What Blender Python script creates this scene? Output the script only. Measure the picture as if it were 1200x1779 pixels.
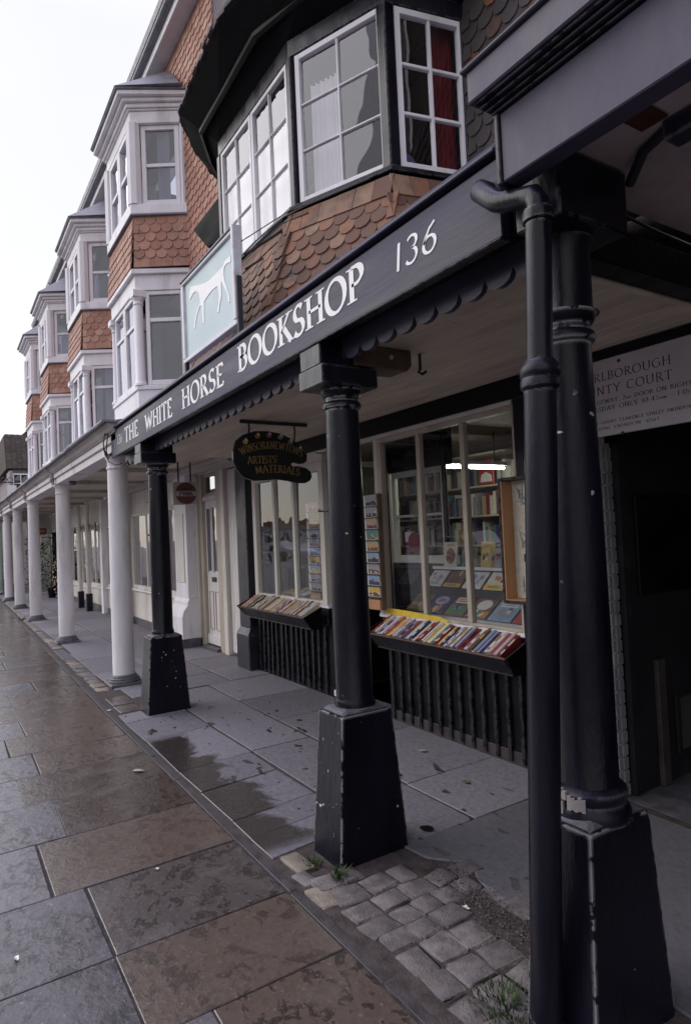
import bpy, bmesh, math, random
from mathutils import Vector, Matrix, noise as mnoise
random.seed(7)
for o in list(bpy.data.objects): bpy.data.objects.remove(o)
SC = bpy.context.scene
COL = SC.collection
R = math.radians

# ------------------------------------------------------------ camera, sky, sun, exposure
# world: X runs along the street (to the right), Y into the shops, Z up; eye 1.6 m
ax = Vector((-704., 67.5, 1108.04)).normalized(); ay = Vector((1740., -41.5, 1108.04)).normalized()
WX = -ax; WY = (ay - ay.dot(WX) * WX).normalized(); WZ = WX.cross(WY)      # in camera axes (right, down, forward)
cam = bpy.data.cameras.new('camera'); camo = bpy.data.objects.new('camera', cam); COL.objects.link(camo)
right = Vector((WX.x, WY.x, WZ.x)); down = Vector((WX.y, WY.y, WZ.y)); fwd = Vector((WX.z, WY.z, WZ.z))
M = Matrix((right, -down, -fwd)).transposed().to_4x4(); M.translation = (0, 0, 1.6)
camo.matrix_world = M
cam.sensor_fit = 'VERTICAL'; cam.sensor_height = 36; cam.lens = 36 * 1108.04 / 1779
cam.clip_start = .05; cam.clip_end = 2000
SC.camera = camo

SUN_EL, SUN_AZ = 32, 224          # overcast: one very soft sun high over the street, behind the left shoulder
world = bpy.data.worlds.new('World'); SC.world = world; world.use_nodes = True
nt = world.node_tree; nt.nodes.clear()
wo = nt.nodes.new('ShaderNodeOutputWorld'); addn = nt.nodes.new('ShaderNodeAddShader')
b1 = nt.nodes.new('ShaderNodeBackground'); b2 = nt.nodes.new('ShaderNodeBackground')
sky = nt.nodes.new('ShaderNodeTexSky'); sky.sky_type = 'NISHITA'; sky.sun_disc = False
sky.sun_elevation = R(SUN_EL); sky.sun_rotation = R(SUN_AZ)
nt.links.new(sky.outputs[0], b1.inputs[0]); b1.inputs[1].default_value = .05
# the cloud sheet of an overcast day: brightest overhead, a third of that at the horizon
tc = nt.nodes.new('ShaderNodeTexCoord'); sep = nt.nodes.new('ShaderNodeSeparateXYZ')
nt.links.new(tc.outputs['Generated'], sep.inputs[0])
rampn = nt.nodes.new('ShaderNodeValToRGB')
rampn.color_ramp.elements[0].position = 0.0; rampn.color_ramp.elements[0].color = (.60, .575, .565, 1)
rampn.color_ramp.elements[1].position = 1.0; rampn.color_ramp.elements[1].color = (1.02, 1.0, 1.42, 1)
mid = rampn.color_ramp.elements.new(.62); mid.color = (.60, .575, .565, 1)
nt.links.new(sep.outputs[2], rampn.inputs[0])
nz = nt.nodes.new('ShaderNodeTexNoise'); nz.inputs['Scale'].default_value = 2.2; nz.inputs['Detail'].default_value = 4
nt.links.new(tc.outputs['Generated'], nz.inputs['Vector'])
mr = nt.nodes.new('ShaderNodeMapRange'); mr.inputs['To Min'].default_value = .9; mr.inputs['To Max'].default_value = 1.1
nt.links.new(nz.outputs[0], mr.inputs[0])
mx = nt.nodes.new('ShaderNodeMix'); mx.data_type = 'RGBA'; mx.blend_type = 'MULTIPLY'; mx.inputs[0].default_value = 1
nt.links.new(rampn.outputs[0], mx.inputs[6]); nt.links.new(mr.outputs[0], mx.inputs[7])
nt.links.new(mx.outputs[2], b2.inputs[0]); b2.inputs[1].default_value = 1.25
nt.links.new(b1.outputs[0], addn.inputs[0]); nt.links.new(b2.outputs[0], addn.inputs[1])
nt.links.new(addn.outputs[0], wo.inputs[0])

sl = bpy.data.lights.new('sun', 'SUN'); sl.energy = 1.5; sl.angle = R(60); sl.color = (1, .975, .96)
so = bpy.data.objects.new('sun', sl); COL.objects.link(so)
a, e = R(SUN_AZ), R(SUN_EL)       # compass angle from +Y towards +X
so.rotation_euler = Vector((math.sin(a) * math.cos(e), math.cos(a) * math.cos(e), math.sin(e))).to_track_quat('Z', 'Y').to_euler()
SC.view_settings.view_transform = 'Standard'; SC.view_settings.look = 'None'
SC.view_settings.exposure = .2; SC.view_settings.gamma = 1; SC.view_settings.use_curve_mapping = False
SC.render.engine = 'CYCLES'

# ------------------------------------------------------------ materials
MAT = {}
class NT:
    def __init__(s, name):
        s.m = bpy.data.materials.new(name); s.m.use_nodes = True; s.t = s.m.node_tree; s.t.nodes.clear()
        s.o = s.n('ShaderNodeOutputMaterial'); MAT[name] = s.m
    def n(s, k, **kw):
        q = s.t.nodes.new(k)
        for a_, v in kw.items():
            setattr(q, a_, v)
        return q
    def l(s, a_, b_): s.t.links.new(a_, b_)
    def set(s, sock, v):
        if hasattr(v, 'is_output'): s.l(v, sock)
        else:
            if isinstance(v, tuple) and len(v) == 3 and sock.type == 'RGBA': v = (*v, 1)
            sock.default_value = v
    def math(s, op, a_, b_=None, clamp=False):
        q = s.n('ShaderNodeMath', operation=op); q.use_clamp = clamp; s.set(q.inputs[0], a_)
        if b_ is not None: s.set(q.inputs[1], b_)
        return q.outputs[0]
    def noise(s, vec, scale, detail=3, rough=.55, dist=0):
        q = s.n('ShaderNodeTexNoise'); s.l(vec, q.inputs['Vector']); q.inputs['Scale'].default_value = scale
        q.inputs['Detail'].default_value = detail; q.inputs['Roughness'].default_value = rough; q.inputs['Distortion'].default_value = dist
        return q.outputs[0]
    def ramp(s, fac, lo, hi, a_=0., b_=1.):
        q = s.n('ShaderNodeMapRange'); q.interpolation_type = 'SMOOTHSTEP'
        s.set(q.inputs[0], fac); q.inputs[1].default_value = lo; q.inputs[2].default_value = hi
        s.set(q.inputs[3], a_); s.set(q.inputs[4], b_)
        return q.outputs[0]
    def mix(s, f, a_, b_, mode='MIX'):
        q = s.n('ShaderNodeMix', data_type='RGBA', blend_type=mode)
        s.set(q.inputs[0], f); s.set(q.inputs[6], a_); s.set(q.inputs[7], b_)
        return q.outputs[2]
    def mapping(s, vec, scale):
        q = s.n('ShaderNodeMapping'); s.l(vec, q.inputs[0]); q.inputs['Scale'].default_value = scale
        return q.outputs[0]
    def wpos(s): return s.n('ShaderNodeNewGeometry').outputs['Position']
    def opos(s):
        """object space, shifted by the piece's own random number so that alike pieces differ"""
        t = s.n('ShaderNodeTexCoord'); r = s.n('ShaderNodeObjectInfo')
        c = s.n('ShaderNodeVectorMath', operation='SCALE'); c.inputs[0].default_value = (3.7, 9.1, 5.3); s.l(r.outputs['Random'], c.inputs[3])
        q = s.n('ShaderNodeVectorMath', operation='ADD'); s.l(t.outputs['Object'], q.inputs[0]); s.l(c.outputs[0], q.inputs[1])
        return q.outputs[0]
    def rnd(s):
        r = s.n('ShaderNodeObjectInfo'); at = s.n('ShaderNodeAttribute', attribute_name='rnd')
        return s.math('FRACT', s.math('ADD', r.outputs['Random'], at.outputs['Fac']))
    def edge(s, rad=.012):
        bv = s.n('ShaderNodeBevel', samples=4); bv.inputs[0].default_value = rad
        g = s.n('ShaderNodeNewGeometry')
        d = s.n('ShaderNodeVectorMath', operation='DOT_PRODUCT'); s.l(bv.outputs[0], d.inputs[0]); s.l(g.outputs['Normal'], d.inputs[1])
        return s.math('SUBTRACT', 1., d.outputs['Value'])
    def bsdf(s, color, rough=.6, spec=.5, bump=None, bstr=.3, bdist=.01, metal=0., coat=0., sheen=0.):
        b = s.n('ShaderNodeBsdfPrincipled'); s.set(b.inputs['Base Color'], color); s.set(b.inputs['Roughness'], rough)
        s.set(b.inputs['Specular IOR Level'], spec); s.set(b.inputs['Metallic'], metal); s.set(b.inputs['Coat Weight'], coat)
        if bump is not None:
            bn = s.n('ShaderNodeBump'); bn.inputs['Strength'].default_value = bstr; bn.inputs['Distance'].default_value = bdist
            s.l(bump, bn.inputs['Height']); s.l(bn.outputs[0], b.inputs['Normal'])
        s.l(b.outputs[0], s.o.inputs[0]); return b

def simple(name, col, rough=.6, var=.25, scale=8., bstr=.15, spec=.5, dirt=None, stretch=(1, 1, 1), objvar=0., chips=None, wear=0., metal=0.):
    t = NT(name); p = t.mapping(t.wpos(), stretch)
    n1 = t.noise(p, scale, 5); n2 = t.noise(p, scale * 6, 4)
    dk = tuple(c * (1 - var) for c in col); lt = tuple(min(1, c * (1 + var)) for c in col)
    c = t.mix(t.ramp(n1, .3, .7), dk, lt)
    c = t.mix(t.ramp(n2, .2, .8, 0., .35), c, dk)
    if dirt:
        c = t.mix(t.ramp(t.noise(p, scale * .55, 6, .65), .52, .72, 0., dirt[1]), c, dirt[0])
    if objvar:
        r = t.rnd(); c = t.mix(t.math('MULTIPLY', r, objvar), c, tuple(x * .45 for x in col))
    rg = t.ramp(n1, .3, .7, max(.05, rough - .08), min(1, rough + .08))
    if wear:
        m = t.math('MULTIPLY', t.ramp(t.edge(.02), .02, .14), t.ramp(t.noise(t.wpos(), 24, 4), .44, .50))
        c = t.mix(t.math('MULTIPLY', m, wear), c, (.42, .40, .42))
    if chips:
        m = t.math('MULTIPLY', t.ramp(t.noise(t.wpos(), chips[0], 2, .4), chips[1], chips[1] + .012), t.ramp(t.noise(t.wpos(), 2.9, 3), .53, .60))
        c = t.mix(m, c, (.45, .43, .45))
    t.bsdf(c, rg, spec, n2, bstr, .006, metal)
    return t.m

simple('black_paint', (.0048, .0047, .0105), .36, .4, 5, .5, .26, stretch=(1, 1, .35), chips=(31, .712), wear=1.0)
simple('black_gloss', (.0065, .0063, .0135), .32, .4, 7, .35, .27, stretch=(1, 1, .3), wear=.25)
simple('black_wood', (.0042, .004, .0055), .5, .5, 6, .4, .18, stretch=(.25, 1, 1))
simple('black_board', (.033, .029, .060), .5, .4, 9, .22, .28, stretch=(.12, 1, 1), dirt=((.062, .055, .085), .5))
simple('black_valance', (.040, .036, .060), .5, .4, 7, .35, .4, stretch=(.3, 1, 1))
simple('soffit_black', (.006, .0055, .007), .7, .5, 6, .4, .06, stretch=(.25, 1, 1))
simple('charcoal_post', (.017, .0165, .029), .45, .4, 6, .3, .5, wear=.4)
simple('purple_panel', (.062, .054, .088), .55, .22, 5, .3, .4, dirt=((.075, .065, .08), .5), stretch=(1, 1, .5))
simple('white_paint', (.75, .72, .76), .55, .08, 5, .12, .4, dirt=((.40, .36, .33), .55), stretch=(1, 1, .3))
simple('column_white', (.68, .64, .66), .62, .13, 4, .5, .35, dirt=((.36, .32, .29), .75), stretch=(1, 1, .22))
simple('cornice_white', (.47, .425, .41), .65, .18, 5, .3, .3, dirt=((.22, .19, .17), .8), stretch=(.35, 1, 1))
simple('cream_paint', (.64, .60, .55), .5, .1, 5, .15, .4, dirt=((.36, .30, .25), .6), stretch=(1, 1, .25))
simple('beige_paint', (.47, .41, .34), .5, .14, 6, .15, .4, dirt=((.26, .2, .15), .5), stretch=(1, 1, .25))
simple('plank_white', (.70, .66, .65), .55, .1, 9, .3, .4, dirt=((.32, .26, .22), .7), stretch=(1, 1, .12))
simple('ceiling_board', (.66, .55, .44), .55, .14, 5, .2, .35, dirt=((.30, .24, .19), .6), stretch=(.3, 1, 1), objvar=.25)
simple('plaster', (.52, .42, .42), .8, .16, 4, .3, .2, dirt=((.14, .10, .10), .75))
simple('lead', (.20, .20, .24), .5, .25, 7, .35, .4)
simple('slate', (.19, .185, .215), .45, .3, 9, .5, .5, objvar=.5)
simple('stone_dark', (.10, .095, .11), .5, .3, 12, .5, .4, dirt=((.05, .048, .052), .7))
simple('render_wall', (.30, .27, .27), .85, .15, 3, .4, .2)
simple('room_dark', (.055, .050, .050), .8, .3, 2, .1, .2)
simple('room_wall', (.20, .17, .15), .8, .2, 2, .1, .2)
simple('shelf_wood', (.13, .085, .055), .55, .3, 8, .2, .4, stretch=(.2, 1, 1))
simple('case_wood', (.44, .22, .10), .4, .25, 7, .2, .5, stretch=(1, 1, .15))
simple('iron', (.022, .022, .026), .45, .3, 20, .3, .5)
simple('brick_painted', (.20, .19, .21), .75, .2, 9, .5, .25, dirt=((.15, .13, .13), .7), objvar=.4)
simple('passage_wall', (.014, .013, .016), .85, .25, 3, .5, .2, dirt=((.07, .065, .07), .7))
simple('sett', (.175, .152, .150), .62, .35, 16, .8, .35, dirt=((.085, .068, .062), .8), objvar=.45)
simple('sett_pale', (.24, .205, .165), .6, .25, 14, .6, .35, dirt=((.16, .13, .11), .6), objvar=.3)
simple('grout', (.058, .052, .056), .85, .35, 14, .8, .1, dirt=((.13, .11, .10), .6))
simple('channel_stone', (.055, .048, .050), .55, .3, 9, .6, .4)
simple('gravel', (.14, .115, .11), .7, .5, 20, .4, .3, objvar=.6)
simple('mortar', (.24, .225, .225), .85, .2, 20, .4, .2)
simple('red_cloth', (.17, .013, .020), .8, .3, 6, .1, .2, stretch=(1, 1, .1))
simple('net_curtain', (.60, .55, .60), .8, .1, 10, .1, .2, stretch=(1, 1, .1), dirt=((.5, .40, .46), .5))
simple('letter_white', (.80, .79, .80), .5, .06, 12, .05, .4)
simple('letter_gold', (.33, .22, .08), .45, .2, 20, .05, .5)
simple('letter_black', (.016, .014, .018), .5, .2, 20, .05, .4)
simple('notice_board', (.47, .43, .46), .55, .08, 6, .08, .4)
simple('sign_blue', (.45, .545, .57), .5, .06, 4, .08, .4)
simple('sign_frame', (.63, .62, .67), .5, .12, 8, .15, .4, dirt=((.30, .28, .28), .6))
simple('sign_black', (.012, .012, .013), .35, .3, 8, .1, .5)
simple('sign_red', (.15, .042, .042), .5, .15, 10, .1, .4)
simple('sign_red_pale', (.30, .13, .125), .5, .15, 10, .1, .4)
simple('sign_grey', (.42, .38, .36), .55, .12, 10, .1, .4)
simple('grass', (.040, .072, .020), .7, .4, 30, 0, .3)
simple('road_tar', (.06, .058, .062), .6, .3, 9, .6, .4)
simple('pink_wall', (.52, .33, .34), .8, .1, 3, .2, .2)
simple('brown_roof', (.085, .068, .058), .8, .45, 14, .6, .2, dirt=((.16, .13, .10), .6), objvar=.5)
simple('foliage', (.045, .065, .03), .7, .5, 5, .4, .3)
simple('bark', (.08, .06, .045), .85, .3, 8, .5, .2)
simple('paper_white', (.66, .64, .64), .6, .05, 10, .03, .3)
simple('paper_old', (.50, .43, .34), .7, .15, 40, .05, .2, stretch=(30, 1, 1))
simple('pale_green', (.45, .55, .46), .6, .1, 4, .1, .3)
simple('timber', (.13, .088, .065), .6, .3, 8, .3, .3)
simple('rust', (.10, .036, .022), .8, .4, 14, .4, .2)
simple('leaf_litter', (.38, .32, .27), .7, .3, 30, .1, .3)
simple('plinth_brown', (.055, .043, .046), .6, .3, 8, .3, .3)
simple('soil', (.066, .053, .050), .8, .4, 16, .8, .25)
simple('brass', (.35, .25, .12), .4, .2, 20, .1, .5, metal=.7)

def terracotta(name, a_, b_, c_, dirt):
    t = NT(name); r = t.rnd(); p = t.opos(); n1 = t.noise(p, 22, 4)
    col = t.mix(t.ramp(r, 0., .55), a_, b_); col = t.mix(t.ramp(r, .72, 1.), col, c_)
    col = t.mix(t.ramp(n1, .45, .75, 0., .5), col, tuple(x * .55 for x in a_))
    col = t.mix(t.ramp(t.noise(t.wpos(), 5, 5, .65), .5, .7, 0., dirt), col, (.09, .075, .07))
    t.bsdf(col, .72, .3, n1, .35, .006)
terracotta('tile_clay', (.45, .245, .185), (.35, .175, .13), (.48, .30, .23), .4)
terracotta('tile_old', (.25, .122, .075), (.14, .074, .054), (.30, .185, .125), .75)
terracotta('tile_dark', (.075, .06, .06), (.055, .048, .05), (.22, .085, .045), .35)

def slab(name, dry, wet, blot, base_wet):
    """flagstones; wet where rain has blown in under the arcade (a ragged line that belongs to the paving)"""
    t = NT(name); r = t.rnd(); w = t.wpos(); p = t.opos()
    n1 = t.noise(p, 3.2, 6, .6, .4); n2 = t.noise(p, 34, 4, .6); n3 = t.noise(t.mapping(p, (1, 1.25, 1)), 13, 6, .66, .5)
    d = t.mix(t.ramp(r, .0, 1.), tuple(c * .80 for c in dry), tuple(c * 1.18 for c in dry))
    wcol = t.mix(t.ramp(r, .35, .75), wet, tuple(c * .62 for c in wet))
    wcol = t.mix(t.ramp(r, .84, .86, 0., .8), wcol, (.085, .074, .074))
    if base_wet:
        m = t.ramp(n1, .25, .55, .72, 1.)
    else:
        sx = t.n('ShaderNodeSeparateXYZ'); t.l(w, sx.inputs[0])
        big = t.noise(w, 2.6, 6, .68, .9)
        edge = t.math('ADD', sx.outputs[1], t.math('MULTIPLY', t.math('SUBTRACT', big, .5), .75))
        near = t.math('MULTIPLY', t.ramp(sx.outputs[0], -5.35, -5.15), t.ramp(sx.outputs[0], -3.1, -2.95, 1., 0.))
        m = t.math('MULTIPLY', t.ramp(edge, 1.60, 1.69, 1., 0.), near)
        spots = t.math('MULTIPLY', t.ramp(t.noise(t.mapping(w, (1, 1.9, 1)), 5.0, 2, .45, .3), .655, .67), t.ramp(sx.outputs[1], 2.7, 3.0, 1., 0.))
        m = t.math('MAXIMUM', m, t.math('MULTIPLY', spots, t.ramp(sx.outputs[0], -6.9, -6.7)))
        far = t.math('MULTIPLY', t.ramp(edge, 1.55, 1.7, 1., 0.), t.ramp(sx.outputs[0], -9.6, -8.2, .0, .55))
    col = t.mix(m, d, wcol)
    col = t.mix(t.ramp(n2, .35, .75, 0., .4), col, tuple(c * .5 for c in wet))
    if blot:
        amt = t.math('MULTIPLY', t.math('MULTIPLY', t.ramp(n3, .515, .565), t.ramp(n1, .30, .52)), t.ramp(r, .1, .5, .45, .9))
        col = t.mix(amt, col, tuple(c * .26 for c in wet))
        col = t.mix(t.ramp(t.noise(p, 60, 3), .60, .72, 0., .5), col, tuple(min(1, c * 2.2) for c in wet))
    rough = t.mix(m, (.62, .62, .62), (.17, .17, .17)); rough = t.math('ADD', rough, t.ramp(n3, .3, .7, -.05, .12))
    hgt = t.math('ADD', t.math('MULTIPLY', n3, .55), t.math('MULTIPLY', n2, .5))
    t.bsdf(col, rough, t.math('ADD', .5, t.math('MULTIPLY', m, .35)), hgt, .38, .01)
slab('flag_wet', (.155, .130, .115), (.110, .083, .068), True, True)
slab('flag_grey', (.20, .19, .215), (.125, .115, .125), True, True)
slab('flag_dry', (.192, .180, .208), (.050, .042, .040), False, False)
slab('concrete_floor', (.155, .148, .165), (.1, .09, .09), False, False)

def glass(name, gain=1.25, tint=(.97, .975, .98), wav=.02, rough=.0):
    t = NT(name); g = t.n('ShaderNodeNewGeometry')
    d = t.n('ShaderNodeVectorMath', operation='DOT_PRODUCT'); t.l(g.outputs['Normal'], d.inputs[0]); t.l(g.outputs['Incoming'], d.inputs[1])
    c5 = t.math('POWER', t.math('SUBTRACT', 1., t.math('ABSOLUTE', d.outputs['Value']), True), 4.2)
    fac = t.math('MULTIPLY', t.math('ADD', t.math('MULTIPLY', c5, .92), .08), gain, True)        # both faces of the pane at once
    fac = t.math('MULTIPLY', fac, t.math('SUBTRACT', 1., g.outputs['Backfacing']))
    tr = t.n('ShaderNodeBsdfTransparent'); tr.inputs[0].default_value = (*tint, 1)
    gl = t.n('ShaderNodeBsdfGlossy'); gl.inputs['Roughness'].default_value = rough; gl.inputs[0].default_value = (.95, .95, 1, 1)
    bn = t.n('ShaderNodeBump'); bn.inputs['Strength'].default_value = wav; bn.inputs['Distance'].default_value = .1
    t.l(t.noise(t.opos(), 3.0, 1), bn.inputs['Height']); t.l(bn.outputs[0], gl.inputs['Normal'])
    mxs = t.n('ShaderNodeMixShader'); t.l(fac, mxs.inputs[0]); t.l(tr.outputs[0], mxs.inputs[1]); t.l(gl.outputs[0], mxs.inputs[2])
    t.l(mxs.outputs[0], t.o.inputs[0])
glass('glass', .9); glass('glass_dusty', 1.5, (.72, .74, .80), .03)

t = NT('lamp_light'); em = t.n('ShaderNodeEmission'); em.inputs[0].default_value = (.93, 1, .80, 1); em.inputs[1].default_value = 34
t.l(em.outputs[0], t.o.inputs[0])

PAL = {'crimson': (.33, .03, .035), 'dark red': (.20, .022, .028), 'cream': (.58, .52, .42), 'white': (.64, .62, .62), 'pale pink': (.55, .38, .40),
       'navy': (.03, .04, .13), 'sky blue': (.22, .32, .46), 'teal': (.06, .19, .19), 'mustard': (.55, .38, .07), 'brown': (.14, .07, .04),
       'grey': (.27, .26, .29), 'lilac': (.38, .33, .47), 'black': (.02, .02, .022), 'maroon': (.16, .02, .06), 'olive': (.15, .14, .06),
       'orange': (.50, .20, .06), 'rose': (.45, .12, .16), 'tan': (.40, .28, .16), 'yellow': (.72, .50, .05), 'green': (.07, .22, .10), 'ivory': (.66, .62, .52)}
for k_, c_ in PAL.items(): simple('cover ' + k_, c_, .42, .12, 30, .08, .45)

# ------------------------------------------------------------ mesh helpers
X3, Y3, Z3 = Vector((1, 0, 0)), Vector((0, 1, 0)), Vector((0, 0, 1))
class MB:
    def __init__(s): s.v = []; s.f = []; s.r = []; s.cur = 0.
    def add(s, vs, fs):
        b = len(s.v); s.v += [tuple(v) for v in vs]; s.f += [tuple(b + i for i in f) for f in fs]; s.r += [s.cur] * len(fs)
    def box(s, x0, x1, y0, y1, z0, z1):
        s.add([(x0, y0, z0), (x1, y0, z0), (x1, y1, z0), (x0, y1, z0), (x0, y0, z1), (x1, y0, z1), (x1, y1, z1), (x0, y1, z1)],
              [(0, 3, 2, 1), (4, 5, 6, 7), (0, 1, 5, 4), (1, 2, 6, 5), (2, 3, 7, 6), (3, 0, 4, 7)]); return s
    def obox(s, P, U, V, N, u0, u1, v0, v1, n0, n1):
        vs = [P + U * a_ + V * b_ + N * c_ for c_ in (n0, n1) for a_, b_ in ((u0, v0), (u1, v0), (u1, v1), (u0, v1))]
        s.add(vs, [(0, 3, 2, 1), (4, 5, 6, 7), (0, 1, 5, 4), (1, 2, 6, 5), (2, 3, 7, 6), (3, 0, 4, 7)]); return s
    def prism(s, pts, P, U, V, N, n0, n1):
        n = len(pts); vs = [P + U * p[0] + V * p[1] + N * n0 for p in pts] + [P + U * p[0] + V * p[1] + N * n1 for p in pts]
        s.add(vs, [tuple(range(n - 1, -1, -1)), tuple(range(n, 2 * n))] + [(i, (i + 1) % n, n + (i + 1) % n, n + i) for i in range(n)]); return s
    def frustum(s, b, t_, z0, z1):
        s.add([(b[0], b[2], z0), (b[1], b[2], z0), (b[1], b[3], z0), (b[0], b[3], z0), (t_[0], t_[2], z1), (t_[1], t_[2], z1), (t_[1], t_[3], z1), (t_[0], t_[3], z1)],
              [(0, 3, 2, 1), (4, 5, 6, 7), (0, 1, 5, 4), (1, 2, 6, 5), (2, 3, 7, 6), (3, 0, 4, 7)]); return s
    def lathe(s, x, y, prof, seg=28):
        vs = []; n = len(prof)
        for r, z in prof:
            for i in range(seg):
                a_ = 2 * math.pi * i / seg; vs.append((x + r * math.cos(a_), y + r * math.sin(a_), z))
        fs = [(j * seg + i, j * seg + (i + 1) % seg, (j + 1) * seg + (i + 1) % seg, (j + 1) * seg + i) for j in range(n - 1) for i in range(seg)]
        fs += [tuple(range(seg - 1, -1, -1)), tuple(range((n - 1) * seg, n * seg))]
        s.add(vs, fs); return s
    def tube(s, pts, r, seg=10):
        pts = [Vector(p) for p in pts]; n = len(pts); vs = []
        up = None
        for i, p in enumerate(pts):
            d = (pts[min(i + 1, n - 1)] - pts[max(i - 1, 0)]).normalized()
            if up is None: up = d.orthogonal().normalized()
            up = (up - d * up.dot(d)).normalized(); sd = d.cross(up)
            rr = r[i] if isinstance(r, (list, tuple)) else r
            vs += [p + up * rr * math.cos(2 * math.pi * k / seg) + sd * rr * math.sin(2 * math.pi * k / seg) for k in range(seg)]
        fs = [(j * seg + i, j * seg + (i + 1) % seg, (j + 1) * seg + (i + 1) % seg, (j + 1) * seg + i) for j in range(n - 1) for i in range(seg)]
        fs += [tuple(range(seg - 1, -1, -1)), tuple(range((n - 1) * seg, n * seg))]
        s.add(vs, fs); return s
    def mesh(s, name, mat, smooth=False, bevel=0., seg=1):
        me = bpy.data.meshes.new(name); me.from_pydata(s.v, [], s.f)
        if any(s.r):
            at = me.attributes.new('rnd', 'FLOAT', 'FACE'); at.data.foreach_set('value', s.r)
        bm = bmesh.new(); bm.from_mesh(me)
        if bevel:
            ed = [e_ for e_ in bm.edges if len(e_.link_faces) == 2 and e_.calc_face_angle(0) > .5]
            bmesh.ops.bevel(bm, geom=ed, offset=bevel, segments=seg, affect='EDGES', profile=.6, clamp_overlap=True)
        bmesh.ops.recalc_face_normals(bm, faces=bm.faces); bm.to_mesh(me); bm.free()
        me.materials.append(MAT[mat])
        if smooth:
            me.polygons.foreach_set('use_smooth', [True] * len(me.polygons)); me.set_sharp_from_angle(angle=R(38))
        return me
    def build(s, name, mat, parent=None, smooth=False, bevel=0., seg=1, **kw):
        return link(name, s.mesh(name, mat, smooth, bevel, seg), parent, **kw)

def tag(o, label=None, cat=None, group=None, kind=None):
    for k_, v in (('label', label), ('category', cat), ('group', group), ('kind', kind)):
        if v: o[k_] = v
    return o
def link(name, me, parent=None, mw=None, **kw):
    o = bpy.data.objects.new(name, me); COL.objects.link(o)
    if parent is not None:
        o.parent = parent
        if parent.parent is None: o.matrix_parent_inverse = parent.matrix_basis.inverted()
    if mw is not None: o.matrix_basis = mw
    return tag(o, **kw)
def thing(name, loc, label, cat, group=None):
    o = bpy.data.objects.new(name, None); COL.objects.link(o); o.matrix_basis = Matrix.Translation(loc); o.empty_display_size = .2
    return tag(o, label, cat, group)
def copy_tree(o, parent=None, skip=()):
    c = o.copy(); COL.objects.link(c)
    if parent is not None:
        inv = o.matrix_parent_inverse.copy(); c.parent = parent; c.matrix_parent_inverse = inv
    for ch in list(o.children):
        if ch.name.split('.')[0] not in skip: copy_tree(ch, c, skip)
    return c
def frame(P, U, V, N):
    m = Matrix((U, V, N)).transposed().to_4x4(); m.translation = P; return m
def box(name, mat, parent, x0, x1, y0, y1, z0, z1, bevel=.004, **kw):
    return MB().box(x0, x1, y0, y1, z0, z1).build(name, mat, parent, bevel=bevel, **kw)

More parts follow.
